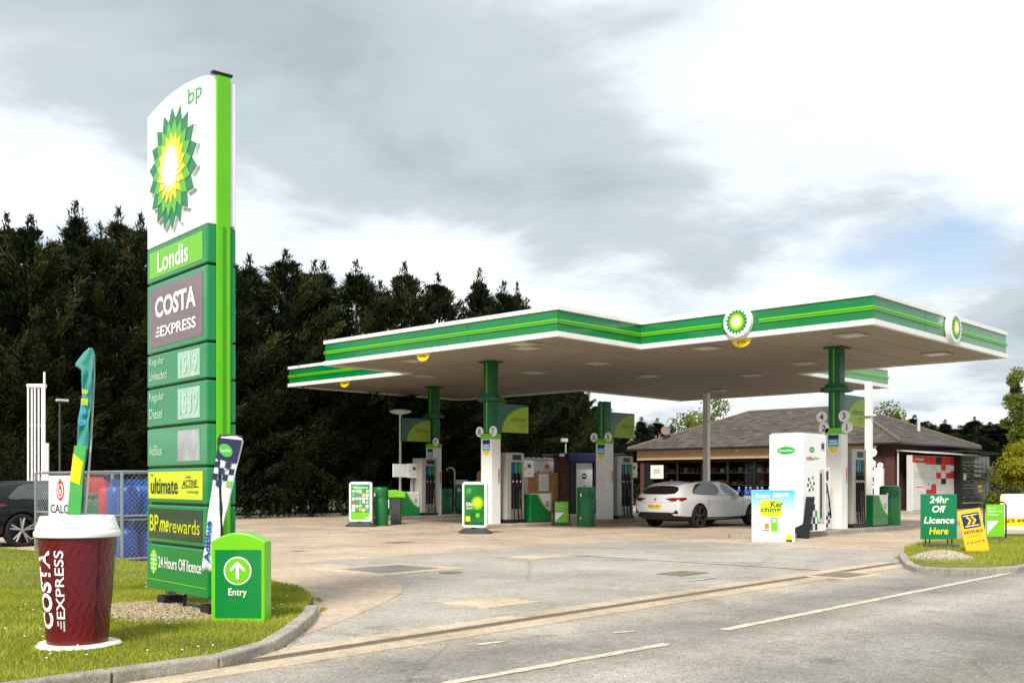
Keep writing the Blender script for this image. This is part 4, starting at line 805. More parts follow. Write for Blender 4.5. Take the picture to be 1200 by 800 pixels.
def bin_(px, py, label, r=.27, h=1.2, x=None):
    x, y = G(px, py) if x is None else x; t = thing('litter_bin', label, 'bin', (x, y, .008), YAW, 'green litter bins')
    MB().lathe([(r * .96, 0), (r, .02), (r, h * .70), (r * .985, h * .705), (r * .985, h * .715), (r, h * .72), (r, h * .95), (r * .93, h * .985), (r * .7, h), (.01, h)], 32).build('body', BINGREEN, t, smooth=True)
    fn = lambda a, b, c: ((r + .002 + c) * sin(a / r), -(r + .002 + c) * cos(a / r), b)
    op = [(.13 * cos(u), h * .83 + .075 * sin(u)) for u in np.linspace(0, 2 * pi, 22)[:-1]]; plate(t, 'opening', op, fn, BLACK, -.02, .003)
    plate(t, 'mark', circle(-.17, h * .80, .03, 14, .05), fn, PRINTW, 0, .003); plate(t, 'mark', circle(-.19, h * .22, .025, 12), fn, PRINTW, 0, .003); return t
bin_(686.5, 617, 'green round litter bin in front of the brick kiosk'); bin_(446, 616, 'green litter bin right behind the left poster stand', .24); bin_(522, 604.5, 'green litter bin right of the far left pump', .27, 1.1); bin_(1043, 620, 'green litter bin at the end of the right hand island', .29, 1.25)
def bucket(px, py, label, z=0.008):
    x, y = G(px, py, z); t = thing('fire_bucket', label, 'bucket', (x, y, z), 0, 'red buckets')
    MB().lathe([(.10, 0), (.135, .27), (.145, .275), (.145, .29), (.125, .29), (.10, .05), (.01, .05)], 22).build('pail', RED, t, smooth=True); MB().tube([(.14 * cos(u), 0, .28 + .10 * sin(u)) for u in np.linspace(0, pi, 9)], .006, 5).build('handle', STEEL, t)
bucket(1041, 619.5, 'red bucket beside the bin at the right hand island'); bucket(464, 612, 'red bucket under the wash station on the left')
def aboard(px, py, rot, label, w=.50, h=.80, z=0.008, m=LIME, kind=0):
    x, y = G(px, py, z); t = thing('swing_board', label, 'pavement sign', (x, y, z), rot); r = .018
    MB().tube([(-w / 2, 0, .05), (-w / 2, 0, h - .06), (-w / 2 + .06, 0, h), (w / 2 - .06, 0, h), (w / 2, 0, h - .06), (w / 2, 0, .05)], r, 7).build('frame', BLACK, t, smooth=True)
    MB().box(-w / 2 - .04, w / 2 + .04, -.20, .20, 0, .07).build('base', DGREY, t, bevel=.015)
    p = B(-w / 2 + .04, w / 2 - .04, -.012, .012, .11, h - .05, 'panel', m, t); F = front(-.012)
    plate(p, 'print', [(-w / 2 + .06, .16), (w / 2 - .16, .16 + (h - .3) * .52), (-w / 2 + .06, .16 + (h - .3) * .52)] if not kind else rect(-.01, .01, .2, .21), F, PRINTW, 0, .003)
    for k, s in enumerate(('fuel', 'tomorrow', 'better')): text(p, s, -w / 2 + .07, -w / 2 + .10 + .035 * len(s), h - .15 - .07 * k, h - .11 - .07 * k, F, PRINTW, .0)
    return t
aboard(658, 616, YAW + radians(8), 'small lime swing board in black frame left of the round bin'); aboard(1166, 634, YAW - radians(6), 'lime swing board in black frame behind the yellow sign', .46, .86, .06)
# wash and air units on the left
wx, wy = G(462, 614); t = thing('wash_station', 'grey screen wash station with lime top beside the left bin', 'wash station', (wx, wy, .008), YAW)
MB().prism([(-.35, .86), (.38, .86)] + [(.38 - .73 * u, .98 + .12 * sin(pi * (.15 + .85 * u) * .8)) for u in np.linspace(0, 1, 9)], front(.2), 0, .4).build('hood', LIME, t, bevel=.01)
B(-.10, .22, -.17, .17, 0, .86, 'body', DGREY, t, bevel=.01); B(-.33, -.12, -.15, .15, .45, .86, 'towel_box', GREEN, t); plate(t, 'print', rect(-.30, -.15, .52, .80), front(-.15), PRINTW)
ax, ay = G(541, 602); t = thing('air_machine', 'green and white air machine with bent pipe behind the poster stand', 'air machine', (ax, ay, .008), YAW)
B(-.25, .25, -.2, .2, 0, 1.25, 'cabinet', TEALG, t, bevel=.02); B(-.26, .26, -.21, .21, 1.25, 1.45, 'head', mat('pale_mint', (196, 222, 204), .4), t, bevel=.02); plate(t, 'print', rect(-.16, -.04, .95, 1.10), front(-.2), PRINTW); plate(t, 'print', rect(.04, .16, .95, 1.10), front(-.2), PRINTW)
MB().tube([(-.30, 0, 0), (-.30, 0, 1.75), (-.34, 0, 1.90), (-.45, 0, 1.98), (-.58, 0, 1.95), (-.66, 0, 1.86)], .035, 8).build('pipe', LGREY, t, smooth=True); MB().tube([(-.2, -.24, .9), (-.3, -.28, .4), (-.1, -.3, .06), (.1, -.28, .10)], .018, 6).build('hose', RUBBER, t)
# lamp posts behind
def lamp(px, D, ztop, label, wide=.42, m=WHITE):
    x, y = PD(px, D); t = thing('lamp_post', label, 'lamp post', (x, y, 0)); MB().cyl((0, 0, 0), (0, 0, ztop), .05, .04, 10).build('pole', m, t); MB().lathe([(.05, 0), (wide * .8, .06), (wide, .10), (wide, .15), (wide * .6, .21), (.02, .22)], 24, (0, 0, ztop)).build('lamp_head', m, t, smooth=True)
lamp(469, 40.5, 3.98, 'white lamp post with flat round head left of the far left pump')
x, y = PD(70, 31); t = thing('lamp_post', 'thin grey lamp post behind the gas cage', 'lamp post', (x, y, 0)); MB().cyl((0, 0, 0), (0, 0, 3.8), .04, .03, 8).build('pole', DGREY, t); MB().box(-.1, .25, -.08, .08, 3.76, 3.83).build('lamp_head', LGREY, t, bevel=.02)

# ================================================================== WHITE ADDITIVE TANK AND PROMOTION BOARD
t = thing('additive_tank', 'tall white additive tank cabinet with green oval on the right hand island', 'tank', (22.98, 12.0, .125)); W_, H_, Dp = 1.22, 2.40, .90
B(0, W_, 0, Dp, .02, H_, 'cabinet', mat('tank_white', (240, 241, 243), .3, var=.03, vs=2, coat=.2), t, bevel=.02); B(.04, W_ - .04, .04, Dp - .04, H_, H_ + .03, 'lid', LGREY, t)
Fl = lambda a, b, c: (-c, Dp - a, b)     # face towards the entry
OVG = mat('oval_mark_green', (34, 168, 62), .4)
for fn, cx, cz, rx, rz in ((Fl, .46, 2.0, .24, .095), (front(0), .46, 2.02, .14, .07)): plate(t, 'oval_mark', circle(cx, cz, rx, 30, rz), fn, OVG, 0, .003); text(t, 'GreenChem', cx - rx * .78, cx + rx * .78, cz - rz * .3, cz + rz * .35, fn, PRINTW, .01, c=.006)
F0 = front(0); text(t, 'AdBlue', .16, .56, 1.76, 1.86, F0, mat('brand_red', (150, 40, 46), .5), .02); text(t, '4you', .58, .82, 1.76, 1.86, F0, OVG, .02)
for i, (a, b) in enumerate(((.30, 1.30), (.50, 1.34), (.26, 1.16), (.44, 1.12), (.56, 1.20), (.38, 1.22), (.34, 1.04), (.52, 1.06))): plate(t, 'printed_icon', circle(a, b, .045, 14), F0, OVG if i % 2 else TEXTDARK, 0, .003)
for r in range(5):
    for c in range(6):
        if (r + c) % 2 == 0 and not (r == 4 and c not in (2,)) and not (r == 3 and c > 3): plate(t, 'printed_check', rect(.14 + c * .12, .26 + c * .12, .06 + r * .16, .22 + r * .16), F0, (OVG if (c, r) in ((2, 4), (2, 2), (5, 1), (4, 2)) else NAVY), 0, .003)
dd = B(.78, 1.06, -.03, 0, .25, 1.55, 'dispenser_door', LGREY, t, bevel=.01); B(.82, .90, -.045, -.03, .35, 1.45, 'door_slot', DGREY, dd); plate(t, 'display', rect(.92, 1.12, 2.0, 2.22), F0, LGREY); plate(t, 'display', rect(.95, 1.09, 2.05, 2.18), F0, DGREY, .004, .006)
t = thing('additive_dispenser', 'slim white additive dispenser between the tank and the column', 'dispenser', (24.9, 12.5, .125)); B(0, .55, 0, .4, 0, 1.62, 'body', WHITE, t, bevel=.03); plate(t, 'screen', rect(.12, .42, 1.28, 1.52), front(0), DGREY); plate(t, 'oval_mark', circle(.27, .98, .10, 20, .05), front(0), OVG)
for k in range(4):
    for c in range(4):
        if (k + c) % 2 == 0: plate(t, 'printed_check', rect(.06 + c * .11, .17 + c * .11, .06 + k * .10, .16 + k * .10), front(0), BLACK, 0, .003)
MB().tube([(.28, -.02, 1.2), (.3, -.08, .8), (.35, -.1, .4), (.42, -.06, .3), (.44, -.02, .7)], .018, 7).build('hose', RUBBER, t)
bx, by = G(906, 635); t = thing('promotion_board', 'blue and white promotion board with lime speech bubble before the white tank', 'sign', (bx, by, .008), YAW - radians(3)); HW = .48; HB = 1.17
B(-HW, HW, -.03, .03, .0, HB, 'board', SIGNWHITE, t, bevel=.008); F = front(-.03); 
import itertools
for k in range(14): c_ = [int(80 + (236 - 80) * (k / 13) ** .9), int(182 + (240 - 182) * (k / 13) ** .9), int(228 + (244 - 228) * k / 13)]; plate(t, 'printed_band', rect(-HW + .005, HW - .005, HB - .005 - .045 * (k + 1), HB - .005 - .045 * k), F, mat(f'board_blue_{k}', tuple(c_), .35, var=.03), 0, .003)
text(t, 'Scan', -.40, -.10, 1.00, 1.09, F, PRINTW, .012, c=.006); text(t, 'save', .0, .34, 1.01, 1.11, F, PRINTW, .02, .1, c=.006)
plate(t, 'bubble', rrect(-.30, .20, .58, .94, .08), F, ACIDY, .003, .006); text(t, 'Ker', -.06, .22, .78, .92, F, DGREEN, .02, c=.009); text(t, 'ching', -.28, .16, .64, .79, F, DGREEN, .02, c=.009)
plate(t, 'printed_pump', rrect(-.06, .10, .24, .56, .03), F, LIME, .003, .006); plate(t, 'printed_pump', rect(-.02, .06, .44, .52), F, PRINTW, .006, .008); plate(t, 'printed_line', rect(-.24, -.08, .25, .28), F, MIDGREEN, .003, .006); plate(t, 'printed_patch', rrect(-.20, -.10, .30, .42, .03), F, ORANGE, .003, .006); plate(t, 'printed_patch', rect(.28, .42, .05, .16), F, YELLOW, .003, .006); plate(t, 'printed_patch', rect(.28, .42, .01, .05), F, BLACK, .003, .006)
plate(t, 'printed_arc', [(.14, .26), (.24, .28), (.27, .42), (.22, .54), (.20, .53), (.245, .42), (.22, .30), (.14, .28)], F, LGREY, .003, .006)
B(-HW + .05, HW - .05, .03, .35, 0, .03, 'foot', BLACK, t)
bx, by = G(936, 631); t = thing('leaning_board', 'black board leaning between promotion board and tank', 'board', (bx, by, .008), YAW - radians(50)); MB().prism([(0, 0), (.05, 0), (.30, 1.0), (.25, 1.0)], lambda a, b, c: (c, a, b), -.25, .25).build('board', BLACK, t)
# ================================================================== CARS
GLASS = mat('car_glass', (16, 19, 22), .06, var=0, spec=.8, coat=.6)
TYRE = mat('tyre', (18, 18, 19), .8, var=.2, vs=20)
def car(name, label, x, y, rot, paint, rimm, plate_txt, H=1.44, dark_trim=BLACK, glass=None, tip=.42):
    GLASS = glass or MATS['car_glass']
    t = thing(name, label, 'car', (x, y, .008), rot); W = .905
    # half sections, rear to front: level -> (x, y, z); level 4 = belt line, 5 = top of side glass, 6 = roof edge, 7 = roof centre
    R = H
    S = [
     [(.06, .66, .30), (.02, .78, .38), (.00, .82, .56), (.03, .80, .80), (.10, .75, .975), (.46, .62, R - .20), (.52, .54, R - .145), (.47, .0, R - .115)],
     [(.20, .74, .24), (.17, .85, .36), (.16, .885, .58), (.17, .865, .82), (.28, .80, 1.00), (.62, .65, R - .165), (.66, .555, R - .10), (.62, .0, R - .07)],
     [(.55, .78, .20), (.55, .89, .34), (.55, .915, .60), (.55, .90, .84), (.66, .83, 1.0), (1.02, .67, R - .145), (.98, .57, R - .062), (.95, .0, R - .034)],
     [(.80, .80, .19), (.80, .885, .33), (.80, .915, .60), (.80, .905, .84), (.78, .83, .995), (1.20, .675, R - .12), (1.15, .575, R - .045), (1.15, .0, R - .016)],
     [(1.48, .80, .19), (1.48, .88, .31), (1.48, .905, .58), (1.48, .90, .83), (1.42, .825, .965), (1.50, .68, R - .09), (1.50, .575, R - .022), (1.50, .0, R + .005)],
     [(2.16, .80, .19), (2.16, .885, .30), (2.16, .90, .56), (2.16, .895, .82), (2.16, .82, .945), (2.05, .685, R - .095), (2.05, .58, R - .026), (2.05, .0, R + .003)],
     [(2.26, .80, .19), (2.26, .885, .30), (2.26, .90, .56), (2.26, .895, .82), (2.26, .82, .943), (2.14, .685, R - .10), (2.14, .58, R - .03), (2.14, .0, R)],
     [(3.10, .80, .19), (3.10, .885, .31), (3.10, .90, .57), (3.10, .895, .80), (3.16, .81, .925), (2.56, .675, R - .145), (2.50, .575, R - .075), (2.46, .0, R - .035)],
     [(3.32, .80, .20), (3.32, .89, .33), (3.32, .91, .60), (3.34, .895, .80), (3.36, .80, .925), (2.68, .66, R - .185), (2.62, .56, R - .12), (2.56, .0, R - .075)],
     [(3.55, .80, .20), (3.55, .89, .33), (3.55, .912, .60), (3.55, .89, .80), (3.48, .76, .905), (3.42, .66, .945), (3.40, .50, .965), (3.34, .0, .985)],
     [(4.10, .78, .20), (4.10, .88, .33), (4.10, .90, .58), (4.12, .86, .76), (4.10, .72, .84), (4.08, .60, .87), (4.06, .42, .885), (4.04, .0, .90)],
     [(4.48, .66, .20), (4.52, .76, .32), (4.52, .78, .52), (4.48, .72, .68), (4.42, .58, .75), (4.42, .46, .77), (4.42, .32, .78), (4.42, .0, .79)],
     [(4.58, .50, .22), (4.66, .56, .34), (4.68, .58, .50), (4.62, .54, .62), (4.55, .46, .68), (4.55, .38, .70), (4.55, .28, .71), (4.56, .0, .72)]]
    V = []; idx = {}
    for i, s in enumerate(S):
        for j, (a, b, c) in enumerate(s):
            for sd in (-1, 1):
                if j == 7: idx[i, j, -1] = idx[i, j, 1] = len(V); V.append((a, 0, c)) if sd == -1 else None
                else: idx[i, j, sd] = len(V); V.append((a, sd * b, c))
        if True: idx[i, 'b'] = len(V); V.append((s[0][0], 0, s[0][2] - .01))
    # index fix for the shared centre vertex
    for i in range(len(S)):
        k = min(idx[i, 7, -1], idx[i, 7, 1]); idx[i, 7, -1] = idx[i, 7, 1] = k
    V = [v for v in V]; Fc = []; M = []
    n = len(S)
    for i in range(n - 1):
        for sd in (-1, 1):
            ring = ['b'] + list(range(8))
            for a, b in zip(ring[:-1], ring[1:]):
                g = lambda i_, q: idx[i_, 'b'] if q == 'b' else idx[i_, q, sd]
                f = (g(i, a), g(i + 1, a), g(i + 1, b), g(i, b)); Fc.append(f if sd < 0 else f[::-1])
                m = 0
                if (a, b) == (4, 5) and i in (2, 3, 4, 6): m = 1
                if i == 8 and b in (5, 6, 7) and a in (4, 5, 6): m = 1 if a in (5, 6) else 0
                if a == 'b' or (a == 0 and b == 1): m = 2
                M.append(m)
    def cap(i, flip):
        cen = {}
        for j in range(7):
            a, b, c = S[i][j]; cen[j] = len(V); V.append((a + (-.05 if i == 0 else .05) * (1 if j < 5 else .3), 0, c + (.02 if j >= 4 and i == 0 else 0)))
        cen[7] = idx[i, 7, 1]
        cb = idx[i, 'b']
        for sd in (-1, 1):
            for j in range(7):
                f = (idx[i, j, sd], idx[i, j + 1, sd], cen[j + 1], cen[j]) if j < 6 else (idx[i, 6, sd], idx[i, 7, sd], cen[6])
                ff = f if (sd < 0) != flip else f[::-1]; Fc.append(ff[::-1]); M.append(1 if (i == 0 and j == 4) else (2 if j == 0 else 0))
            f = (cb, idx[i, 0, sd], cen[0]); Fc.append(f[::-1] if (sd < 0) != flip else f); M.append(2)
    cap(0, False); cap(n - 1, True)
    me = bpy.data.meshes.new('body'); me.from_pydata(V, [], Fc); me.polygons.foreach_set('material_index', M)
    for m in (paint, GLASS, dark_trim): me.materials.append(m)
    bm = bmesh.new(); bm.from_mesh(me); bmesh.ops.recalc_face_normals(bm, faces=bm.faces); 
    cl = bm.edges.layers.float.get('crease_edge') or bm.edges.layers.float.new('crease_edge')
    for e in bm.edges:
        ms = {f.material_index for f in e.link_faces}
        if len(ms) > 1: e[cl] = .75
    bm.verts.ensure_lookup_table()
    for i in range(n - 1):
        for sd in (-1, 1):
            for lv, w_ in ((3, .55), (1, .6), (6, .3)):
                e = bm.edges.get((bm.verts[idx[i, lv, sd]], bm.verts[idx[i + 1, lv, sd]]))
                if e: e[cl] = max(e[cl], w_)
    bm.to_mesh(me); bm.free()
    tmp = bpy.data.objects.new('tmp', me); COL.objects.link(tmp); ss = tmp.modifiers.new('s', 'SUBSURF'); ss.levels = ss.render_levels = 3
    cut = MB()
    RXW, FXW, ZW = .97, 3.70, .345
    for cx in (RXW, FXW):
        for sd in (-1, 1): cut.cyl((cx, sd * .60, ZW), (cx, sd * 1.1, ZW), .392, .392, 40)
    cme = bpy.data.meshes.new('cut'); cme.from_pydata(cut.v, [], cut.f); cme.materials.append(dark_trim); co = bpy.data.objects.new('cut', cme); COL.objects.link(co)
    bo = tmp.modifiers.new('b', 'BOOLEAN'); bo.object = co; bo.operation = 'DIFFERENCE'; bo.solver = 'EXACT'; bo.material_mode = 'TRANSFER'
    dg = bpy.context.evaluated_depsgraph_get(); full = bpy.data.meshes.new_from_object(tmp.evaluated_get(dg)); bpy.data.objects.remove(tmp); bpy.data.objects.remove(co)
    bvh = BVHTree.FromPolygons([v.co[:] for v in full.vertices], [p.vertices[:] for p in full.polygons])
    # split into body, trim and windows
    bm = bmesh.new(); bm.from_mesh(full); bm.faces.ensure_lookup_table()
    gl = [f for f in bm.faces if f.material_index == 1]; seen = set(); comps = []
    for f in gl:
        if f.index in seen: continue
        st = [f]; seen.add(f.index); comp = []
        while st:
            q = st.pop(); comp.append(q)
            for e in q.edges:
                for h in e.link_faces:
                    if h.material_index == 1 and h.index not in seen: seen.add(h.index); st.append(h)
        comps.append(comp)
    def sub(faces, nm, m, inset=0):
        vid = {}; vs = []; fs = []
        for f in faces:
            for v in f.verts:
                if v not in vid: vid[v] = len(vs); vs.append(v.co[:])
            fs.append([vid[v] for v in f.verts])
        me2 = bpy.data.meshes.new(nm); me2.from_pydata(vs, [], fs); me2.shade_smooth(); me2.set_sharp_from_angle(angle=radians(40)); return obj(nm, me2, m, t)
    sub([f for f in bm.faces if f.material_index == 0], 'body', paint); sub([f for f in bm.faces if f.material_index == 2], 'lower_trim', dark_trim)
    for c in comps:
        if len(c) > 6: sub(c, 'window', GLASS)
    bm.free()
    def patch(nm, poly, axis, side, m, off=.006, res=.02, parent=t):
        """thin piece lying on the bodywork: outline in (y,z) seen from the rear or (x,z) seen from a side"""
        bmq = bmesh.new(); vs = [bmq.verts.new((a, b, 0)) for a, b in poly]; bmq.faces.new(vs); bmesh.ops.triangulate(bmq, faces=bmq.faces[:])
        bmesh.ops.subdivide_edges(bmq, edges=bmq.edges[:], cuts=5, use_grid_fill=True); bmesh.ops.triangulate(bmq, faces=bmq.faces[:]); P = []; ok = True
        for v in bmq.verts:
            a, b = v.co.x, v.co.y
            if axis == 'x': o, d = Vector((-2 if side < 0 else 7, a, b)), Vector((1 if side < 0 else -1, 0, 0))
            else: o, d = Vector((a, side * 3, b)), Vector((0, -side, 0))
            hit = bvh.ray_cast(o, d)
            P.append(hit[0] - d * off if hit[0] is not None else Vector((.15, a, b)) if axis == 'x' else Vector((a, side * .9, b)))
        fs = [[v.index for v in f.verts] for f in bmq.faces]; bmq.verts.index_update(); fs = [[v.index for v in f.verts] for f in bmq.faces]; bmq.free()
        me2 = bpy.data.meshes.new(nm); me2.from_pydata([p[:] for p in P], [], fs); me2.shade_smooth(); return obj(nm, me2, m, parent)
    LENS = mat('tail_lens', (120, 8, 14), .12, var=.3, vs=14, coat=.8); LENSD = mat('tail_lens_dark', (52, 6, 10), .12, var=.2, coat=.8)
    for sd in (-1, 1):
        tl = patch('tail_light', [(sd * .34, .862), (sd * .42, .845), (sd * .56, .79), (sd * .70, .785), (sd * .772, .84), (sd * .775, .885), (sd * .60, .90)], 'x', -1, LENS)
        patch('lamp_strip', [(sd * .38, .865), (sd * .58, .83), (sd * .74, .84), (sd * .74, .855), (sd * .58, .85), (sd * .40, .875)], 'x', -1, LENSD, .010, parent=tl)
        patch('side_lens', [(.10, .80), (.20, .80), (tip, .865), (tip - .06, .905), (.10, .90)], 'y', sd, LENS)
        patch('bumper_vent', [(sd * .60, .44), (sd * .80, .42), (sd * .79, .50), (sd * .74, .55), (sd * .70, .50)], 'x', -1, dark_trim)
        for xs_, xe in ((1.56, 1.74), (2.30, 2.48)): patch('door_handle', [(xs_, .80), (xe, .80), (xe, .825), (xs_, .825)], 'y', sd, paint if sd else paint, .022)
        for poly in ([(2.205, .30), (2.213, .30), (2.22, .93), (2.212, .93)], [(3.095, .30), (3.103, .30), (3.20, .90), (3.19, .90)], [(1.355, .55), (1.365, .55), (1.42, .80), (1.44, .95), (1.43, .95)]): patch('door_gap', poly, 'y', sd, dark_trim, .003)
        patch('sill_strip', [(1.36, .245), (3.30, .245), (3.30, .275), (1.36, .275)], 'y', sd, CHROME, .012)
        patch('window_trim', [(.98, .995), (1.44, .972), (2.2, .952), (3.08, .932), (3.08, .942), (2.2, .962), (1.44, .983), (.98, 1.006)], 'y', sd, BLACK, .006)
        mr = MB(); mr.lathe([(.02, -.10), (.09, -.08), (.11, 0), (.09, .07), (.02, .09)], 12, (2.96, sd * .98, 1.0), lambda a, z: -.03 * abs(cos(a))); mr.tube([(3.02, sd * .86, .95), (2.98, sd * .95, .97)], .03, 6); mr.build('wing_mirror', BLACK, t, smooth=True)
    patch('number_plate', [(-.26, .60), (.26, .60), (.26, .70), (-.26, .70)], 'x', -1, mat('plate_yellow', (238, 196, 60), .4), .012)
    if plate_txt: text(t, plate_txt, -.22, .22, .617, .683, lambda a, b, c: (-.056 - c, -a, b), BLACK, .01)
    patch('diffuser', [(-.62, .33), (.62, .33), (.66, .40), (.58, .47), (-.58, .47), (-.66, .40)], 'x', -1, dark_trim, .006)
    patch('tailgate_gap', [(-.66, .755), (.66, .755), (.66, .762), (-.66, .762)], 'x', -1, mat('shade_gap', (60, 60, 62), .6), .003)
    patch('badge', circle(0, .845, .045, 14), 'x', -1, CHROME, .012)
    for cx in (RXW, FXW):
        for sd in (-1, 1):
            w = MB(); prof = [(.26, -.105), (.315, -.115), (.338, -.097), (.345, -.05), (.345, .05), (.338, .097), (.315, .115), (.26, .105)]; nn = 40
            for r, yy in prof:
                for k in range(nn): w.v.append((cx + r * cos(2 * pi * k / nn), sd * .80 + yy, ZW + r * sin(2 * pi * k / nn)))
            w.f = [(j * nn + k, j * nn + (k + 1) % nn, ((j + 1) % 8) * nn + (k + 1) % nn, ((j + 1) % 8) * nn + k) for j in range(8) for k in range(nn)]
            ty = w.build('wheel', TYRE, t, smooth=True)
            rm = MB()
            for k in range(5):
                for dl in (-.16, .16):
                    a = 2 * pi * k / 5 + .3; p0 = (cx + .05 * cos(a), sd * .885, ZW + .05 * sin(a)); p1 = (cx + .262 * cos(a + dl), sd * .90, ZW + .262 * sin(a + dl)); rm.tube([p0, p1], [.026, .02], 5)
            rm.cyl((cx, sd * .86, ZW), (cx, sd * .905, ZW), .055, .045, 14); nn = 40; o = len(rm.v)
            for r, yy in ((.262, .80), (.262, .895), (.273, .908), (.278, .89)):
                for k in range(nn): rm.v.append((cx + r * cos(2 * pi * k / nn), sd * yy, ZW + r * sin(2 * pi * k / nn)))
            rm.f += [(o + j * nn + k, o + j * nn + (k + 1) % nn, o + (j + 1) * nn + (k + 1) % nn, o + (j + 1) * nn + k) for j in range(3) for k in range(nn)]
            rm.build('rim', rimm, ty, smooth=False); MB().cyl((cx, sd * .70, ZW), (cx, sd * .80, ZW), .25, .25, 24).build('brake_drum', BLACK, ty)
    return t
CARW = mat('pearl_white_paint', (198, 200, 202), .22, var=.02, coat=.8); CARB = mat('black_paint', (7, 8, 11), .2, var=.05, coat=.5, spec=.25)
rwx, rwy = G(817, 618.5)
car('parked_car', 'white estate car refuelling under the canopy', rwx - (.97 * cos(-.07) + .80 * sin(-.07)), rwy - (.97 * sin(-.07) - .80 * cos(-.07)), -.07, CARW, mat('rim_dark', (64, 66, 70), .25, metal=.6), 'WN73 ORT')
bxx, byy = G(22, 641); car('parked_car', 'black hatchback parked behind the gas cage at the left edge', bxx - .97, byy + .80, radians(4), CARB, mat('rim_silver', (190, 192, 196), .25, metal=.8), None, glass=mat('car_glass_grey', (74, 84, 80), .08, var=0, coat=.5), tip=.66)

# ================================================================== SHOP
SX, SY0, SY1, SXB = 44.75, 19.0, 32.7, 53.4; ZE = 3.10
SH = thing('shop', 'brick shop with hipped slate roof and tan fascia behind the canopy', 'shop')
BRK = bpy.data.materials.new('brick'); BRK.use_nodes = True
_N = BRK.node_tree.nodes; _L = BRK.node_tree.links; _b = _N['Principled BSDF']; _b.inputs['Roughness'].default_value = .85; _br = _N.new('ShaderNodeTexBrick'); _tc = _N.new('ShaderNodeTexCoord'); _mp = _N.new('ShaderNodeMapping'); _mp.inputs['Rotation'].default_value = (pi / 2, 0, 0)
_sx = _N.new('ShaderNodeSeparateXYZ'); _cx = _N.new('ShaderNodeCombineXYZ'); _ad = _N.new('ShaderNodeMath'); _L.new(_tc.outputs['Object'], _sx.inputs[0]); _L.new(_sx.outputs[0], _ad.inputs[0]); _L.new(_sx.outputs[1], _ad.inputs[1]); _L.new(_ad.outputs[0], _cx.inputs[0]); _L.new(_sx.outputs[2], _cx.inputs[1]); _L.new(_cx.outputs[0], _br.inputs[0])
_br.inputs['Color1'].default_value = (.075, .020, .016, 1); _br.inputs['Color2'].default_value = (.11, .032, .024, 1); _br.inputs['Mortar'].default_value = (.10, .075, .06, 1); _br.inputs['Scale'].default_value = 1; _br.inputs['Mortar Size'].default_value = .008; _br.inputs['Brick Width'].default_value = .225; _br.inputs['Row Height'].default_value = .075; _L.new(_br.outputs[0], _b.inputs['Base Color'])
_bp = _N.new('ShaderNodeBump'); _bp.inputs['Strength'].default_value = .6; _bp.inputs['Distance'].default_value = .01; _bp.invert = True; _L.new(_br.outputs[1], _bp.inputs['Height']); _L.new(_bp.outputs[0], _b.inputs['Normal'])
TAN = mat('tan_board', (226, 190, 150), .6, var=.06, vs=1); SHOPG = mat('shop_glass', (10, 12, 13), .04, var=0, spec=.6, trans=0)
SHOPGL = bpy.data.materials.new('shop_window_glass'); SHOPGL.use_nodes = True
_N = SHOPGL.node_tree.nodes; _L = SHOPGL.node_tree.links; _t = _N.new('ShaderNodeBsdfTransparent'); _t.inputs[0].default_value = (.88, .90, .90, 1); _g = _N.new('ShaderNodeBsdfGlossy'); _g.inputs['Roughness'].default_value = .02; _fr = _N.new('ShaderNodeFresnel'); _fr.inputs[0].default_value = 1.5; _m = _N.new('ShaderNodeMixShader'); _L.new(_fr.outputs[0], _m.inputs[0]); _L.new(_t.outputs[0], _m.inputs[1]); _L.new(_g.outputs[0], _m.inputs[2]); _L.new(_m.outputs[0], _N['Material Output'].inputs[0])
WALLIN = mat('shop_inside', (70, 66, 60), .8, var=.1); FRAMEM = mat('dark_frame', (34, 36, 38), .4)
B(SX, SXB, SY0, SY0 + .25, 0, ZE, 'side_wall', BRK, SH); B(SX, SXB, SY1 - .25, SY1, 0, ZE, 'side_wall', BRK, SH); B(SXB - .25, SXB, SY0 + .25, SY1 - .25, 0, ZE, 'back_wall', BRK, SH)
B(SX, SX + .25, SY0 + .25, SY0 + 1.0, 0, ZE, 'front_pier', BRK, SH); B(SX, SX + .25, SY1 - .8, SY1 - .25, 0, ZE, 'front_pier', FRAMEM, SH); B(SX + .03, SX + .22, SY0 + 1.0, SY1 - .8, 0, .45, 'plinth_wall', BRK, SH)
B(SX + .05, SX + .2, SY0 + 1.0, SY1 - .8, 2.40, ZE, 'lintel', FRAMEM, SH); B(SX + .3, SXB - .3, SY0 + .3, SY1 - .3, 0, .06, 'shop_floor', mat('shop_tiles', (120, 116, 108), .5), SH); B(SX + .3, SXB - .3, SY0 + .3, SY1 - .3, 2.75, 2.8, 'shop_ceiling', WALLIN, SH); B(SX + 3.6, SX + 3.7, SY0 + .3, SY1 - .3, .06, 2.75, 'partition', WALLIN, SH)
y = SY0 + 1.0; k = 0; bays = 8; bw = (SY1 - .8 - y) / bays
for k in range(bays):
    y0 = y + k * bw; w = MB(); w.box(SX + .06, SX + .14, y0, y0 + .05, .45, 2.40); w.box(SX + .06, SX + .14, y0 + bw - .05, y0 + bw, .45, 2.40); w.box(SX + .06, SX + .14, y0 + .05, y0 + bw - .05, .45, .50); w.box(SX + .06, SX + .14, y0 + .05, y0 + bw - .05, 2.35, 2.40); f = w.build('window', FRAMEM, SH); B(SX + .09, SX + .105, y0 + .05, y0 + bw - .05, .50, 2.35, 'pane', SHOPGL, f)
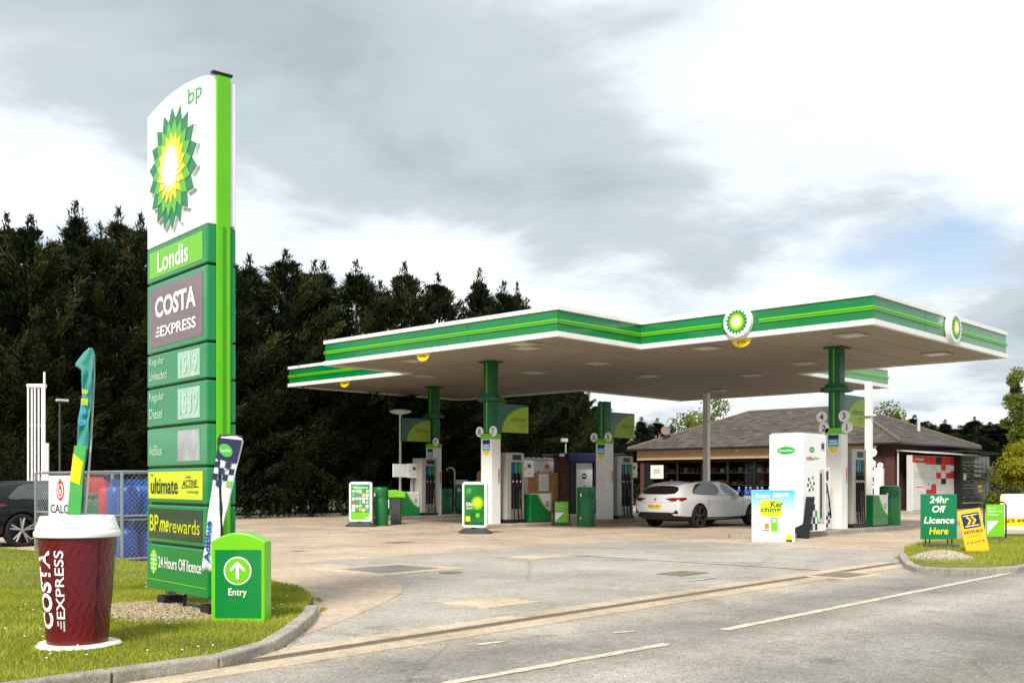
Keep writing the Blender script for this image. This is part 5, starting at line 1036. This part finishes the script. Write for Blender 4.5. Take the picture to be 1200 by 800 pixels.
# tan boarded fascia under the eaves, boards butted
yb0 = SY0 + 1.2
for k in range(6): h = (SY1 + .1 - yb0) / 6; B(SX - .16, SX - .10, yb0 + k * h + .004, yb0 + (k + 1) * h - .004, 2.52 + .002 * (k % 2), 3.00, 'fascia_board', TAN, SH)
B(SX - .10, SX + .05, yb0, SY1 + .1, 2.50, 3.02, 'fascia_back', FRAMEM, SH)
# roof
EO = .48; rx0, rx1, ry0, ry1 = SX - EO, SXB + EO, SY0 - EO, SY1 + EO; rm_ = (rx0 + rx1) / 2; hd_ = (rx1 - rx0) / 2; ZR = ZE + 1.97
A_, B_, C_, D_ = (rx0, ry0, ZE), (rx1, ry0, ZE), (rx1, ry1, ZE), (rx0, ry1, ZE); R0 = (rm_, ry0 + hd_ * .93, ZR); R1 = (rm_, ry1 - hd_ * .93, ZR)
roof = MB().add([A_, B_, C_, D_, R0, R1, *[(q[0], q[1], q[2] - .10) for q in (A_, B_, C_, D_)]], [(0, 4, 5, 3), (0, 1, 4), (1, 2, 5, 4), (2, 3, 5), (0, 6, 7, 1), (1, 7, 8, 2), (2, 8, 9, 3), (3, 9, 6, 0), (6, 9, 8, 7)]).build('roof', mat('roof_under', (60, 56, 52), .8), SH)
SLATE = leaf_mat('roof_slate', [(0, (.062, .054, .047)), (.5, (.102, .089, .078)), (.85, (.135, .120, .106)), (1, (.10, .10, .068))], 0)
def slates(quad, nm):
    """one course after another of lapped slates on a roof plane given as eave start, eave end, ridge end, ridge start"""
    e0, e1, r1, r0 = [np.array(q, float) for q in quad]; slope = np.linalg.norm((r0 + r1) / 2 - (e0 + e1) / 2); nc = int(slope / .235); V = []; Tn = []; nrm = np.cross(e1 - e0, (r0 + r1) / 2 - e0); nrm /= np.linalg.norm(nrm); nrm *= np.sign(nrm[2]); upv = ((r0 + r1) / 2 - (e0 + e1) / 2) / slope
    for c in range(nc):
        f0 = c / nc; a = e0 + (r0 - e0) * f0; b = e1 + (r1 - e1) * f0; L = np.linalg.norm(b - a)
        if L < .3: break
        k = max(1, int(L / .33)); d = (b - a) / k; off = .5 if c % 2 else 0
        for i in range(k):
            p = a + d * (i + off * .999 if i + off < k - .4 else i); j = RNG.uniform(-.008, .008); z = nrm * (.030 + RNG.uniform(0, .012)); q0 = p + d * .015 + z - upv * (.03 + j); q1 = p + d * .985 + z - upv * (.03 + j); q2 = q1 + upv * .29 - z + nrm * .008; q3 = q0 + upv * .29 - z + nrm * .008
            V += [q0, q1, q2, q3, q0 - z * .8, q1 - z * .8]; Tn += [np.clip(RNG.normal(.48, .2), 0, 1)] * 2
    V = np.array(V); m = len(V) // 6; F = (np.arange(m)[:, None, None] * 6 + np.array([(0, 1, 2, 3), (4, 5, 1, 0)])[None]).reshape(-1, 4); o = obj(nm, npmesh(nm, V, F, Tn), SLATE, SH); o['kind'] = 'stuff'; return o
slates((D_, A_, R0, R1), 'roof_slates'); slates((A_, B_, R0, R0), 'roof_slates')
def ridge(p, q, n): 
    p = Vector(p); q = Vector(q); d = (q - p) / n
    for i in range(n): MB().tube([p + d * i + Vector((0, 0, .02)), p + d * (i + .97) + Vector((0, 0, .02 + .006 * (i % 2)))], .095, 8).build('ridge_tile', mat('ridge_tile', (104, 92, 80), .8, var=.2, vs=2), SH)
ridge(A_, R0, 12); ridge(R0, R1, 15); ridge(D_, R1, 12); ridge(B_, R0, 12)
GUT = mat('gutter', (44, 42, 42), .4)
B(rx0 - .10, rx0, ry0 - .10, ry1 + .1, ZE - .09, ZE + .0, 'gutter', GUT, SH, bevel=.02); B(rx0, rx1, ry0 - .10, ry0, ZE - .09, ZE + .0, 'gutter', GUT, SH, bevel=.02); MB().tube([(SX - .06, SY0 + .5, ZE - .05), (SX - .06, SY0 + .5, .1)], .04, 8).build('downpipe', GUT, SH)
fx_ = 50.2; MB().cyl((fx_, ry0 + 1.6, ZE + .5), (fx_, ry0 + 1.6, ZE + 1.35), .075, .075, 10).build('flue', LGREY, SH)
for (yy, nm) in ((SY0 + 3.5, 1), (SY0 + .75, 2), (SY1 - 6.0, 3)): l_ = MB().lathe([(.02, 0), (.08, .01), (.09, .08), (.05, .14), (.02, .15)], 12, (SX - .32, yy, 2.86)).build('security_camera', WHITE, SH, smooth=True)
sd_ = MB().lathe([(.02, 0), (.16, .03), (.24, .075)], 24).build('satellite_dish', mat('dish', (118, 92, 80), .6), SH, (rx0 + 1.2, SY1 - 1.1, ZE + .95)); sd_.rotation_euler = (radians(70), 0, radians(-50))
wx_ = mat('pavement_slab', (150, 142, 130), .85, var=.15, bump=.4)
pv = MB().box(SX - 1.5, SXB + 1, SY0 - 1.4, SY1 + 1, -.03, .11).build('shop_pavement', KERBM, bevel=.02); struct(pv, 'raised pavement round the shop')
# goods behind the glass
GOODS = [mat(f'goods_{i}', c, .45) for i, c in enumerate(((182, 48, 40), (222, 190, 90), (230, 228, 220), (64, 120, 70), (196, 120, 50), (60, 80, 140), (150, 60, 90), (90, 62, 44)))]
for j in range(4):
    y0 = 20.9 + j * 2.75; s = thing('shop_shelf', f'white shop shelf behind the window, {("nearest the lockers", "second from the lockers", "third from the lockers", "at the far end")[j]}', 'shelf', (SX + .45, y0, .06), 0, 'shelves behind the shop window')
    for z in (.55, 1.15, 1.75): B(-.2, .2, 0, 2.3, z, z + .04, 'shelf_board', LGREY, s)
    for yy in (0.01, 2.25): B(.16, .2, yy, yy + .04, 0, 2.1, 'upright', DGREY, s)
    for z in (.59, 1.19, 1.79):
        yy = .08
        while yy < 2.1:
            w = random.uniform(.10, .26); h = random.uniform(.12, .30); g = B(SX + .27, SX + .52, y0 + yy, y0 + yy + w, z + .06, z + .06 + h, 'goods_box', random.choice(GOODS)); tag(g, 'small packet on a shelf behind the shop window', 'packet', 'packets on the shop shelves'); yy += w + random.uniform(.01, .12)
wb = thing('display_rack', 'low white rack with blue bottles outside the shop window', 'rack', (SX - .75, 23.6, .11)); B(-.3, .3, 0, 3.0, .55, .60, 'board', LGREY, wb); [B(-.28, .28, yy, yy + .05, 0, .55, 'leg', DGREY, wb) for yy in (.05, 1.45, 2.9)]
bot = None
for k in range(9):
    if bot is None: bot = thing('screenwash_bottle', 'blue screenwash bottle on the low rack before the shop window', 'bottle', (0, 0, 0), 0, 'blue bottles on the rack'); MB().lathe([(.10, 0), (.11, .03), (.11, .26), (.07, .33), (.035, .36), (.035, .38)], 14).build('body', BLUE, bot, smooth=True); MB().cyl((0, 0, .38), (0, 0, .42), .04, .04, 10).build('cap', PRINTW, bot); plate(bot, 'paper_label', rect(-.09, .09, .08, .22), lambda a, b, c: (-(.112 + c) * cos(a / .11), -(.112 + c) * sin(a / .11), b), PRINTW, 0, .002); o = bot
    else: o = dup(bot)
    o.location = (SX - .80 + .12 * (k % 2), 23.8 + k * .31, .71)
    o['label'] = 'blue screenwash bottle on the low rack before the shop window'
sg = thing('window_notice', 'green notice board in the shop window above the rack', 'notice', (SX - .02, 21.6, 0)); B(-.03, 0, 0, .95, 1.35, 1.62, 'board', GREEN, sg); text(sg, 'WELCOME', .1, .85, 1.42, 1.55, lambda a, b, c: (-.03 - c, .95 - a, b), PRINTW, .02)
sg = thing('window_notice', 'white notice at the left end of the shop window', 'notice', (SX - .02, 31.2, 0)); B(-.03, 0, 0, .8, 1.55, 2.25, 'board', WHITE, sg); plate(sg, 'print', rect(.2, .6, 1.8, 2.05), lambda a, b, c: (-.03 - c, .8 - a, b), LGREY)
# vacuum and air unit with round signs on the front pier
vu = thing('service_unit', 'column of round white signs with a blue face unit beside the shop corner', 'service unit', (SX - .55, 19.75, .11))
fnv = lambda a, b, c: (-c, -a, b); B(0, .12, -.06, .06, 0, 2.75, 'post', BLACK, vu)
for a, b, r, m in ((.02, 2.55, .19, PRINTW), (.36, 1.98, .13, PRINTW), (-.02, 2.05, .20, LGREY), (.18, 1.62, .20, PRINTW), (.0, 1.12, .25, BLUE)):
    d_ = MB().prism(circle(a, b, r, 28), fnv, .0, .05).build('round_sign', m, vu, bevel=.01); plate(d_, 'ring', circle(a, b, r * .62, 24), fnv, LGREY if m is PRINTW else PRINTW, .05, .053) if m is not PRINTW or b < 2.3 else None
B(-.10, .25, -.45, -.07, .0, 1.9, 'cabinet', SIGNWHITE, vu, bevel=.08); plate(vu, 'print', rect(-.14, -.03, 1.12, 1.20), fnv, BLACK, .054, .057); plate(vu, 'print', rect(.03, .14, 1.12, 1.20), fnv, BLACK, .054, .057)
# ================================================================== PARCEL LOCKERS
LKY = 18.15
xa, xb = onY(1069, LKY), onY(1119, LKY)
t = thing('parcel_locker', 'white parcel locker bank with red top doors beside the shop', 'locker', (xa, LKY, .11)); Wd = xb - xa; H_ = 2.42
LW = mat('locker_white', (214, 214, 212), .4, var=.04); B(0, Wd, 0, .25, 0, H_, 'cabinet', LGREY, t, bevel=.01)
pw = Wd * .30; B(.02, pw - .02, -.02, 0, .04, H_ - .32, 'panel', LW, t); hp = B(.02, pw - .02, -.022, 0, H_ - .31, H_ - .02, 'panel', RED, t); text(hp, 'Mail', .3, pw - .3, H_ - .22, H_ - .11, front(-.022), PRINTW, .02)
for i, s in enumerate(('Collect, drop off', 'or send your', 'parcel here')): text(t, s, .22, pw - .22, 1.62 - .10 * i, 1.685 - .10 * i, front(-.02), TEXTDARK, 0)
for k in range(3): plate(t, 'printed_line', rect(.3, pw - .35, 1.22 - .2 * k, 1.25 - .2 * k), front(-.02), RED if k % 2 else LGREY)
nc = 6; cw = (Wd - pw) / nc
for c in range(nc):
    z = .04; r = 0; hs = [.30, .22, .42, .22, .30, .22, .30] if c % 2 else [.22, .30, .22, .42, .22, .30, .30]
    for r, h in enumerate(hs):
        h = h * (H_ - .06) / sum(hs); m = RED if (r == len(hs) - 1 and c != 2) or (c, r) in ((2, 4), (0, 2), (1, 2), (4, 4), (5, 4), (3, 5)) else (BLACK if (c, r) in ((2, 6), (3, 3)) else LW)
        d = B(pw + c * cw + .012, pw + (c + 1) * cw - .012, -.02 - .003 * ((c + r) % 2), 0, z + .01, z + h - .01, 'locker_door', m, t)
        if m is LW and (c + r) % 3 == 0: plate(d, 'number', rect(pw + c * cw + cw * .4, pw + c * cw + cw * .55, z + h * .4, z + h * .55), front(-.023), TEXTDARK)
        z += h
MB().prism([(-.75, H_ + .06), (.65, H_ + .20), (.65, H_ + .25), (-.75, H_ + .11)], lambda a, b, c: (c, a, b), -.1, Wd + .9).build('rain_roof', LGREY, t); [B(x_, x_ + .05, -.02 + .62, .66, 0, H_ + .2, 'roof_post', LGREY, t) for x_ in (0, Wd + .5)]
xa2, xb2 = onY(1127.5, LKY - .3), onY(1159, LKY - .3)
t = thing('parcel_locker', 'black parcel locker bank with white lettering', 'locker', (xa2, LKY - .3, .11)); Wd = xb2 - xa2; H_ = 2.52
LB_ = mat('locker_black', (40, 43, 46), .3, var=.08, coat=.3); LBK = mat('locker_frame', (176, 180, 182), .45); B(0, Wd, 0, .62, .25, H_, 'cabinet', LBK, t, bevel=.01); B(.1, Wd - .1, .05, .6, 0, .25, 'plinth', BLACK, t); B(-.25, 0, -.02, .62, .0, H_, 'end_panel', BLACK, t)
nc = 7; cw = Wd / nc
for c in range(nc):
    z = .30; hs = [3, 1.6, 1, 1, 1.6, 1, 1, 1.6, 1, 2] if c % 2 else [1.6, 3, 1, 1.6, 1, 1, 1.6, 1, 1, 2]
    for r, h in enumerate(hs):
        h = h * (H_ - .34) / sum(hs); B(c * cw + .022, (c + 1) * cw - .022, -.02 - .003 * ((r + c) % 2), 0, z + .016, z + h - .016, 'locker_door', YORANGE if (c, r) in ((4, 2),) else LB_, t); z += h
plate(t, 'screen', rect(cw * .2, cw * .9, 1.35, 1.65), front(-.024), LGREY)
for i, s in enumerate(('Send.', 'Return.', 'Collect.', 'Here.')): text(t, s, Wd * .42, Wd * .42 + .19 * len(s), 2.17 - .22 * i, 2.30 - .22 * i, front(-.024), PRINTW, .02)
text(t, 'Open 24/7', Wd * .40, Wd * .82, 1.22, 1.30, front(-.024), YORANGE, .01); text(t, '24h', Wd * .55, Wd * .72, .78, .92, front(-.0265), YELLOW, .03)
MB().box(-1.2, Wd + .3, -.7, .6, H_ + .10, H_ + .17).build('rain_roof', BLACK, t); [B(x_, x_ + .06, .5, .56, 0.0, H_ + .1, 'roof_post', BLACK, t) for x_ in (-.3, Wd + .1)]

# ================================================================== BRICK KIOSK, FENCE, GOODS
kx, ky = G(657, 602); kx2 = kx
t = thing('brick_kiosk', 'small dark brick kiosk with flat roof and white door left of the pump tower', 'kiosk', (kx, ky, 0)); ang = YAW + radians(14); t.rotation_euler = (0, 0, ang); KW = 2.75; KH = 2.55
def kb(x0, x1, z0, z1, nm, m, y0=0, y1=.2, **k): return B(x0, x1, y0, y1, z0, z1, nm, m, t, **k)
kb(0, .52, 0, KH, 'front_wall', BRK); kb(1.62, KW, 0, KH, 'front_wall', BRK); kb(.52, 1.62, 2.3, KH, 'front_wall', BRK); kb(0, .2, 0, KH, 'side_wall', BRK, .2, 2.4); kb(KW - .2, KW, 0, KH, 'side_wall', BRK, .2, 2.4); kb(.2, KW - .2, 0, KH, 'back_wall', BRK, 2.2, 2.4)
kb(-.12, KW + .12, KH, KH + .05, 'flat_roof', mat('roof_felt', (70, 72, 74), .8), -.12, 2.5); kb(.30, 1.80, 2.22, KH + .03, 'header_box', NAVY, -.22, -.0, bevel=.01)
kb(.42, .56, 0, 2.22, 'door_frame', mat('frame_navy', (24, 28, 44), .4), -.06, .14); kb(1.48, 1.62, 0, 2.22, 'door_frame', MATS['frame_navy'], -.06, .14); d = kb(.70, 1.44, .02, 2.18, 'door', SIGNWHITE, .04, .10); kb(.56, .70, 0, 2.22, 'door_post', MATS['frame_navy'], .0, .12)
plate(d, 'round_sticker', circle(1.07, 1.62, .11, 24, .13), front(.04), NAVY); plate(d, 'sticker_line', rect(1.0, 1.14, 1.60, 1.66), front(.04), PRINTW, .004, .007)
kb(-.1, .10, KH - .10, KH + .02, 'camera', WHITE, -.25, -.08, bevel=.02); kb(1.62, 1.85, KH + .05, KH + .14, 'camera', WHITE, -.2, .0, bevel=.02)
MB().box(.15, .42, .3, .5, KH + .55, KH + .70).cyl((.35, .4, KH), (.35, .4, KH + .6), .03).build('floodlight', LGREY, t)
# goods racks in front of the kiosk, right part
gx, gy = G(702, 605); r = thing('fuel_rack', 'rack of bagged goods and blue boxes beside the kiosk door', 'rack', (gx, gy, .008), ang)
for z in (.05, .72): B(-.55, .75, -.25, .25, z, z + .05, 'rack_shelf', LGREY, r)
for x_ in (-.55, .71): B(x_, x_ + .04, .21, .25, 0, 1.25, 'rack_upright', STEEL, r)
M2 = Matrix.Rotation(ang, 3, 'Z')
def ongd(x_, y_, z_): q = M2 @ Vector((x_, y_, 0)); return (gx + q.x, gy + q.y, z_)
for k, (x_, m, h) in enumerate(((-.42, NAVY, .36), (-.08, SKYB, .40), (.26, LGREY, .34), (.56, PRINTW, .36))): o = MB().box(-.14, .14, -.18, .18, 0, h).build('carton', m, None, ongd(x_, 0, .778), ang, bevel=.015); tag(o, f'{("navy", "sky blue", "pale grey", "white")[k]} carton on the upper shelf of the goods rack', 'carton', 'cartons on the goods rack')
bag = MB().lathe([(.04, 0), (.17, .03), (.19, .16), (.16, .30), (.05, .38), (.06, .42)], 12, fn=lambda a, z: .015 * sin(5 * a + 9 * z))
for k, x_ in enumerate((-.38, -.02, .34, .62)): o = bag.build('fuel_bag', (DGREY, NAVY, mat('kindling', (176, 140, 90), .8, var=.4, vs=25), MATS['kindling'])[k], None, ongd(x_, 0, .108), ang, smooth=True); tag(o, f'{("grey", "dark blue", "left kindling", "right kindling")[k]} bag on the lower shelf of the goods rack', 'bag', 'bags on the goods rack')
# timber fence
WOODF = mat('fence_timber', (196, 144, 96), .8, var=.25, vs=4, bump=.3, bs=30)
fx0, fy0 = PD(602, 44.4); f1_ = Vector((fx0, fy0)); f2_ = Vector(PD(658, 44.9)); fd = f2_ - f1_; fL = fd.length; fr = math.atan2(fd.y, fd.x)
t = thing('timber_fence', 'brown close-boarded timber fence left of the brick kiosk', 'fence', (fx0, fy0, 0), fr); nb = int((fL + 1.6) / .125)
for k in range(nb): B(-1.6 + k * .125, -1.6 + k * .125 + .118, -.012 - .004 * (k % 2), .010, .04, 1.78 + random.uniform(-.01, .01), 'fence_board', WOODF, t)
for z in (.3, 1.0, 1.55): B(-1.6, fL, .012, .06, z, z + .08, 'fence_rail', WOODF, t)
for x_ in (-1.5, fL * .5, fL - .1): B(x_, x_ + .1, .06, .16, 0, 1.85, 'fence_post', WOODF, t)
q = f1_ + fd * .62; n_ = thing('paper_notice', 'white paper notice pinned to the timber fence', 'notice', (q.x, q.y, 0), fr); B(-.22, .22, -.03, -.018, .98, 1.72, 'sheet', PRINTW, n_); [plate(n_, 'printed_line', rect(-.15, .15, 1.12 + .07 * k, 1.135 + .07 * k), front(-.03), LGREY, 0, .002) for k in range(7)]
# white cabin behind the fence
q = f1_ + Vector((-fd.y, fd.x)).normalized() * .7; t = thing('white_cabin', 'white flat-roofed cabin showing above the timber fence', 'cabin', (q.x, q.y, 0), fr); B(-.2, fL - .1, 0, 2.4, 0, 2.35, 'wall', SIGNWHITE, t); B(-.25, fL - .05, -.06, 2.46, 2.35, 2.42, 'roof', LGREY, t); [B(-.2 + k * .24, -.1 + k * .24, -.10, -.06, 2.33, 2.45, 'roof_bracket', LGREY, t) for k in range(int(fL / .24))]; plate(t, 'round_badge', circle(fL - .45, 2.05, .10, 16), front(0), ORANGE)

# ================================================================== GAS CAGE AND BOTTLES
cgx, cgy = 8.2, 16.6
t = thing('gas_cage', 'galvanised mesh cage holding gas bottles behind the coffee cup', 'cage', (cgx, cgy, .012)); GL, GD, GH = 3.45, 1.5, 1.52
for (x_, y_) in ((0, 0), (0, GL / 2), (0, GL), (GD, 0), (GD, GL)): MB().tube([(x_, y_, 0), (x_, y_, GH)], .028, 8).build('post', STEEL, t)
for z in (.06, .78, GH):
    for a, b in (((0, 0), (0, GL)), ((0, 0), (GD, 0)), ((GD, 0), (GD, GL)), ((0, GL), (GD, GL))): MB().tube([(*a, z), (*b, z)], .02, 6).build('rail', STEEL, t)
mesh = MB()
def wires(L, H, fn, p=.085, r=.0019):
    k = -H
    while k < L:
        for s in (0, 1):
            a = max(0, k); b = min(L, k + H)
            if b > a: z0 = (a - k); z1 = (b - k); P0 = fn(a, z0 if not s else H - z0); P1 = fn(b, z1 if not s else H - z1); mesh.cyl(P0, P1, r, r, 3)
        k += p
wires(GL, GH - .08, lambda a, b: (0, a, b + .06)); wires(GD, GH - .08, lambda a, b: (a, 0, b + .06)); o = mesh.build('mesh_panel', STEEL, t); o['kind'] = 'stuff'
B(-.02, GD + .02, -.02, GL + .02, 0, .012, 'floor_plate', STEEL, t); B(.1, GD - .05, 1.2, GL - .1, .74, .77, 'shelf', STEEL, t)
def bottle_mesh(r, h, m, nm='gas_bottle'): 
    mb = MB().lathe([(r * .9, 0), (r * .92, .04), (r, .06), (r, h * .72), (r * .86, h * .84), (r * .45, h * .92), (r * .2, h * .93), (r * .2, h), (.01, h)], 18); return mb
def collar(r, h): return MB().lathe([(r * .62, h * .88), (r * .62, h * 1.06), (r * .55, h * 1.06), (r * .55, h * .88)], 16)
def gas(x_, y_, z_, r, h, m, label, grp):
    b = thing('gas_bottle', label, 'gas bottle', (cgx + x_, cgy + y_, z_), 0, grp); bottle_mesh(r, h, m).build('cylinder', m, b, smooth=True); collar(r, h).build('guard_ring', m, b, smooth=True); return b
ordn = ['nearest the totem', 'second from the totem', 'third from the totem', 'fourth from the totem', 'fifth from the totem', 'sixth from the totem', 'seventh from the totem']
for k in range(3):
    for lv in range(2): gas(.22 + .42 * k, .25, .026 + .72 * lv, .165, .62, BLUE, f'blue gas bottle in the {("lower", "upper")[lv]} tier of the cage end, {("first", "second", "third")[k]} from the front', 'blue gas bottles')
for k in range(2):
    for lv in range(2): gas(.24 + .42 * k, .68, .026 + .72 * lv, .17, .62, BLUE, f'blue gas bottle behind the cage front, {("lower", "upper")[lv]} tier, {("front", "back")[k]} column', 'blue gas bottles')
B(.05, GD - .05, .05, 1.1, .70, .725, 'shelf', STEEL, t)
gas(.22, 1.06, .026, .15, .60, BLUE, 'blue gas bottle at the middle of the cage front', 'blue gas bottles'); gas(.22, 1.03, .745, .13, .58, GASRED, 'single tall red gas bottle beside the blue ones in the cage', 'red gas bottles')
for k in range(7): gas(.24, 1.34 + .30 * k, .79, .125, .30, GASGREEN, f'small green gas bottle on the cage shelf, {ordn[k]}', 'green gas bottles'); gas(.24, 1.34 + .30 * k, .026, .125, .55, (GASRED, GASGREEN)[k % 2], f'{("red", "green")[k % 2]} gas bottle at the foot of the cage, {ordn[k]}', 'lower gas bottles')
B(.1, .45, 1.2, GL - .1, 1.14, 1.155, 'shelf', STEEL, t)
for k in range(7): gas(.24, 1.34 + .30 * k, 1.17, .125, .26, GASRED, f'small red gas bottle on the top cage shelf, {ordn[k]}', 'red gas bottles')
# white sign board on the cage
yb_ = onX(73, cgx - .05); t = thing('gas_sign', 'white board with red flame ring and lettering on the gas cage', 'sign', (cgx - .05, yb_, 0), -pi / 2); zt = zat(cgx, yb_, 557); zb_ = zat(cgx, yb_, 608); hw = (onX(59, cgx) - onX(90, cgx)) / 2
B(-hw, hw, -.012, .012, zb_, zt, 'board', SIGNWHITE, t); fn = front(-.012); ww = hw; plate(t, 'ring', circle(-.05, zt - .27, .16, 30, .18), fn, RED); plate(t, 'ring', circle(-.05, zt - .27, .12, 30, .135), fn, PRINTW, .004, .007); plate(t, 'ring', circle(-.05, zt - .28, .08, 30, .095), fn, RED, .007, .010); plate(t, 'ring', circle(-.05, zt - .29, .035, 30, .05), fn, PRINTW, .010, .013); plate(t, 'flame', rect(-.07, -.03, zt - .22, zt - .05), fn, RED, .010, .014)
text(t, 'CALOR', -hw * .85, hw * .95, zt - .68, zt - .52, fn, TEXTDARK, .02)
# vent pipes
vx, vy = PD(42, 29); t = thing('vent_pipes', 'row of tall white tank vent pipes behind the black car', 'vent pipes', (vx, vy, 0), YAW)
sc_ = 29 / FPX
for k, px in enumerate((33, 37, 41, 45, 49.5)): MB().tube([((px - 42) * sc_, .02 * (k % 2), 0), ((px - 42) * sc_, .02 * (k % 2), CH + (HY - 453) * sc_)], .027, 8).build('pipe', WHITE, t, smooth=True)
MB().tube([((53 - 42) * sc_, -.05, 0), ((53 - 42) * sc_, -.05, CH + (HY - 436) * sc_)], .03, 8).build('pipe', WHITE, t); MB().tube([(-10 * sc_, 0, CH + (HY - 452) * sc_), (12 * sc_, 0, CH + (HY - 452) * sc_)], .06, 8).build('header_pipe', WHITE, t); B(-11 * sc_, 9 * sc_, .05, .08, 2.9, 2.98, 'clamp_bar', STEEL, t); B(-11 * sc_, 9 * sc_, .05, .08, 1.4, 1.48, 'clamp_bar', STEEL, t)
vx, vy = PD(55.5, 27); t = thing('marker_post', 'short white post right of the vent pipes', 'post', (vx, vy, 0), YAW); MB().cyl((0, 0, 0), (0, 0, CH + (HY - 519) * 27 / FPX), .045, .045, 8).build('shaft', WHITE, t)

# ================================================================== SIGNS ON THE RIGHT VERGE
x, y = G(1100, 641, .085); t = thing('swing_board', 'green board reading 24hr Off Licence Here on the verge', 'pavement sign', (x, y, .085), YAW + radians(2)); hw = .355
B(-hw, hw, -.02, .02, .16, 1.04, 'panel', mat('board_green', (0, 122, 76), .35, var=.05), t, bevel=.006); MB().box(-.33, .33, -.2, .2, 0, .07).build('base', DGREY, t, bevel=.015); [MB().tube([(x_, 0, .05), (x_, 0, .18)], .014, 6).build('leg', BLACK, t) for x_ in (-.26, -.18, .18, .26)]
for s, a, b, z, m in (('24hr', -.19, .19, .865, PRINTW), ('Off', -.14, .13, .68, PRINTW), ('Licence', -.30, .30, .465, PRINTW), ('Here', -.20, .18, .255, YELLOW)): text(t, s, a, b, z, z + .135, front(-.02), m, .022, .15)
x, y = G(1146, 646, .085); t = thing('fuel_card_sign', 'yellow sign with dark arrow emblem leaning on the verge', 'sign', (x, y, .07), YAW + radians(6)); b = B(-.22, .22, -.012, .012, 0, .80, 'board', YORANGE, t); t.rotation_euler = (radians(-8), radians(-9), YAW + radians(6)); F = front(-.012)
plate(b, 'emblem', rrect(-.17, .17, .46, .73, .03), F, NAVY); plate(b, 'emblem_line', rect(-.14, .14, .685, .70), F, PRINTW, .004, .006); plate(b, 'emblem_line', rect(-.14, .14, .49, .505), F, PRINTW, .004, .006)
for dx in (-.05, .04): plate(b, 'chevron', [(dx - .05, .52), (dx, .52), (dx + .06, .595), (dx, .67), (dx - .05, .67), (dx + .01, .595)], F, YORANGE, .006, .009)
text(b, 'KEYFUELS', -.18, .18, .36, .415, F, TEXTDARK, .03); text(b, 'fuel cards accepted here', -.13, .13, .29, .32, F, TEXTDARK, 0); text(b, '01 00 24 07 00', -.18, .18, .18, .215, F, TEXTDARK, .02); MB().tube([(0, .02, .5), (0, .22, .02)], .012, 6).build('strut', STEEL, t)
x, y = G(1194, 628, .085); t = thing('swing_board', 'white and yellow swing board in black frame at the right edge', 'pavement sign', (x, y, .06), YAW - radians(4)); hw = .46
MB().tube([(-hw, 0, .05), (-hw, 0, 1.02), (hw, 0, 1.02), (hw, 0, .05)], .02, 7).build('frame', BLACK, t); MB().box(-hw - .05, hw + .05, -.2, .2, 0, .08).build('base', DGREY, t, bevel=.015); B(-hw + .03, hw - .03, -.01, .01, .18, .99, 'panel', YELLOW, t); B(-hw + .05, hw - .08, -.018, -.0102, .46, 1.02, 'sheet', PRINTW, t); plate(t, 'print', rect(-hw + .04, hw - .04, .19, .27), front(-.01), PRINTW); text(t, '£9.49', -.28, .12, .35, .43, front(-.0105), TEXTDARK, .02)
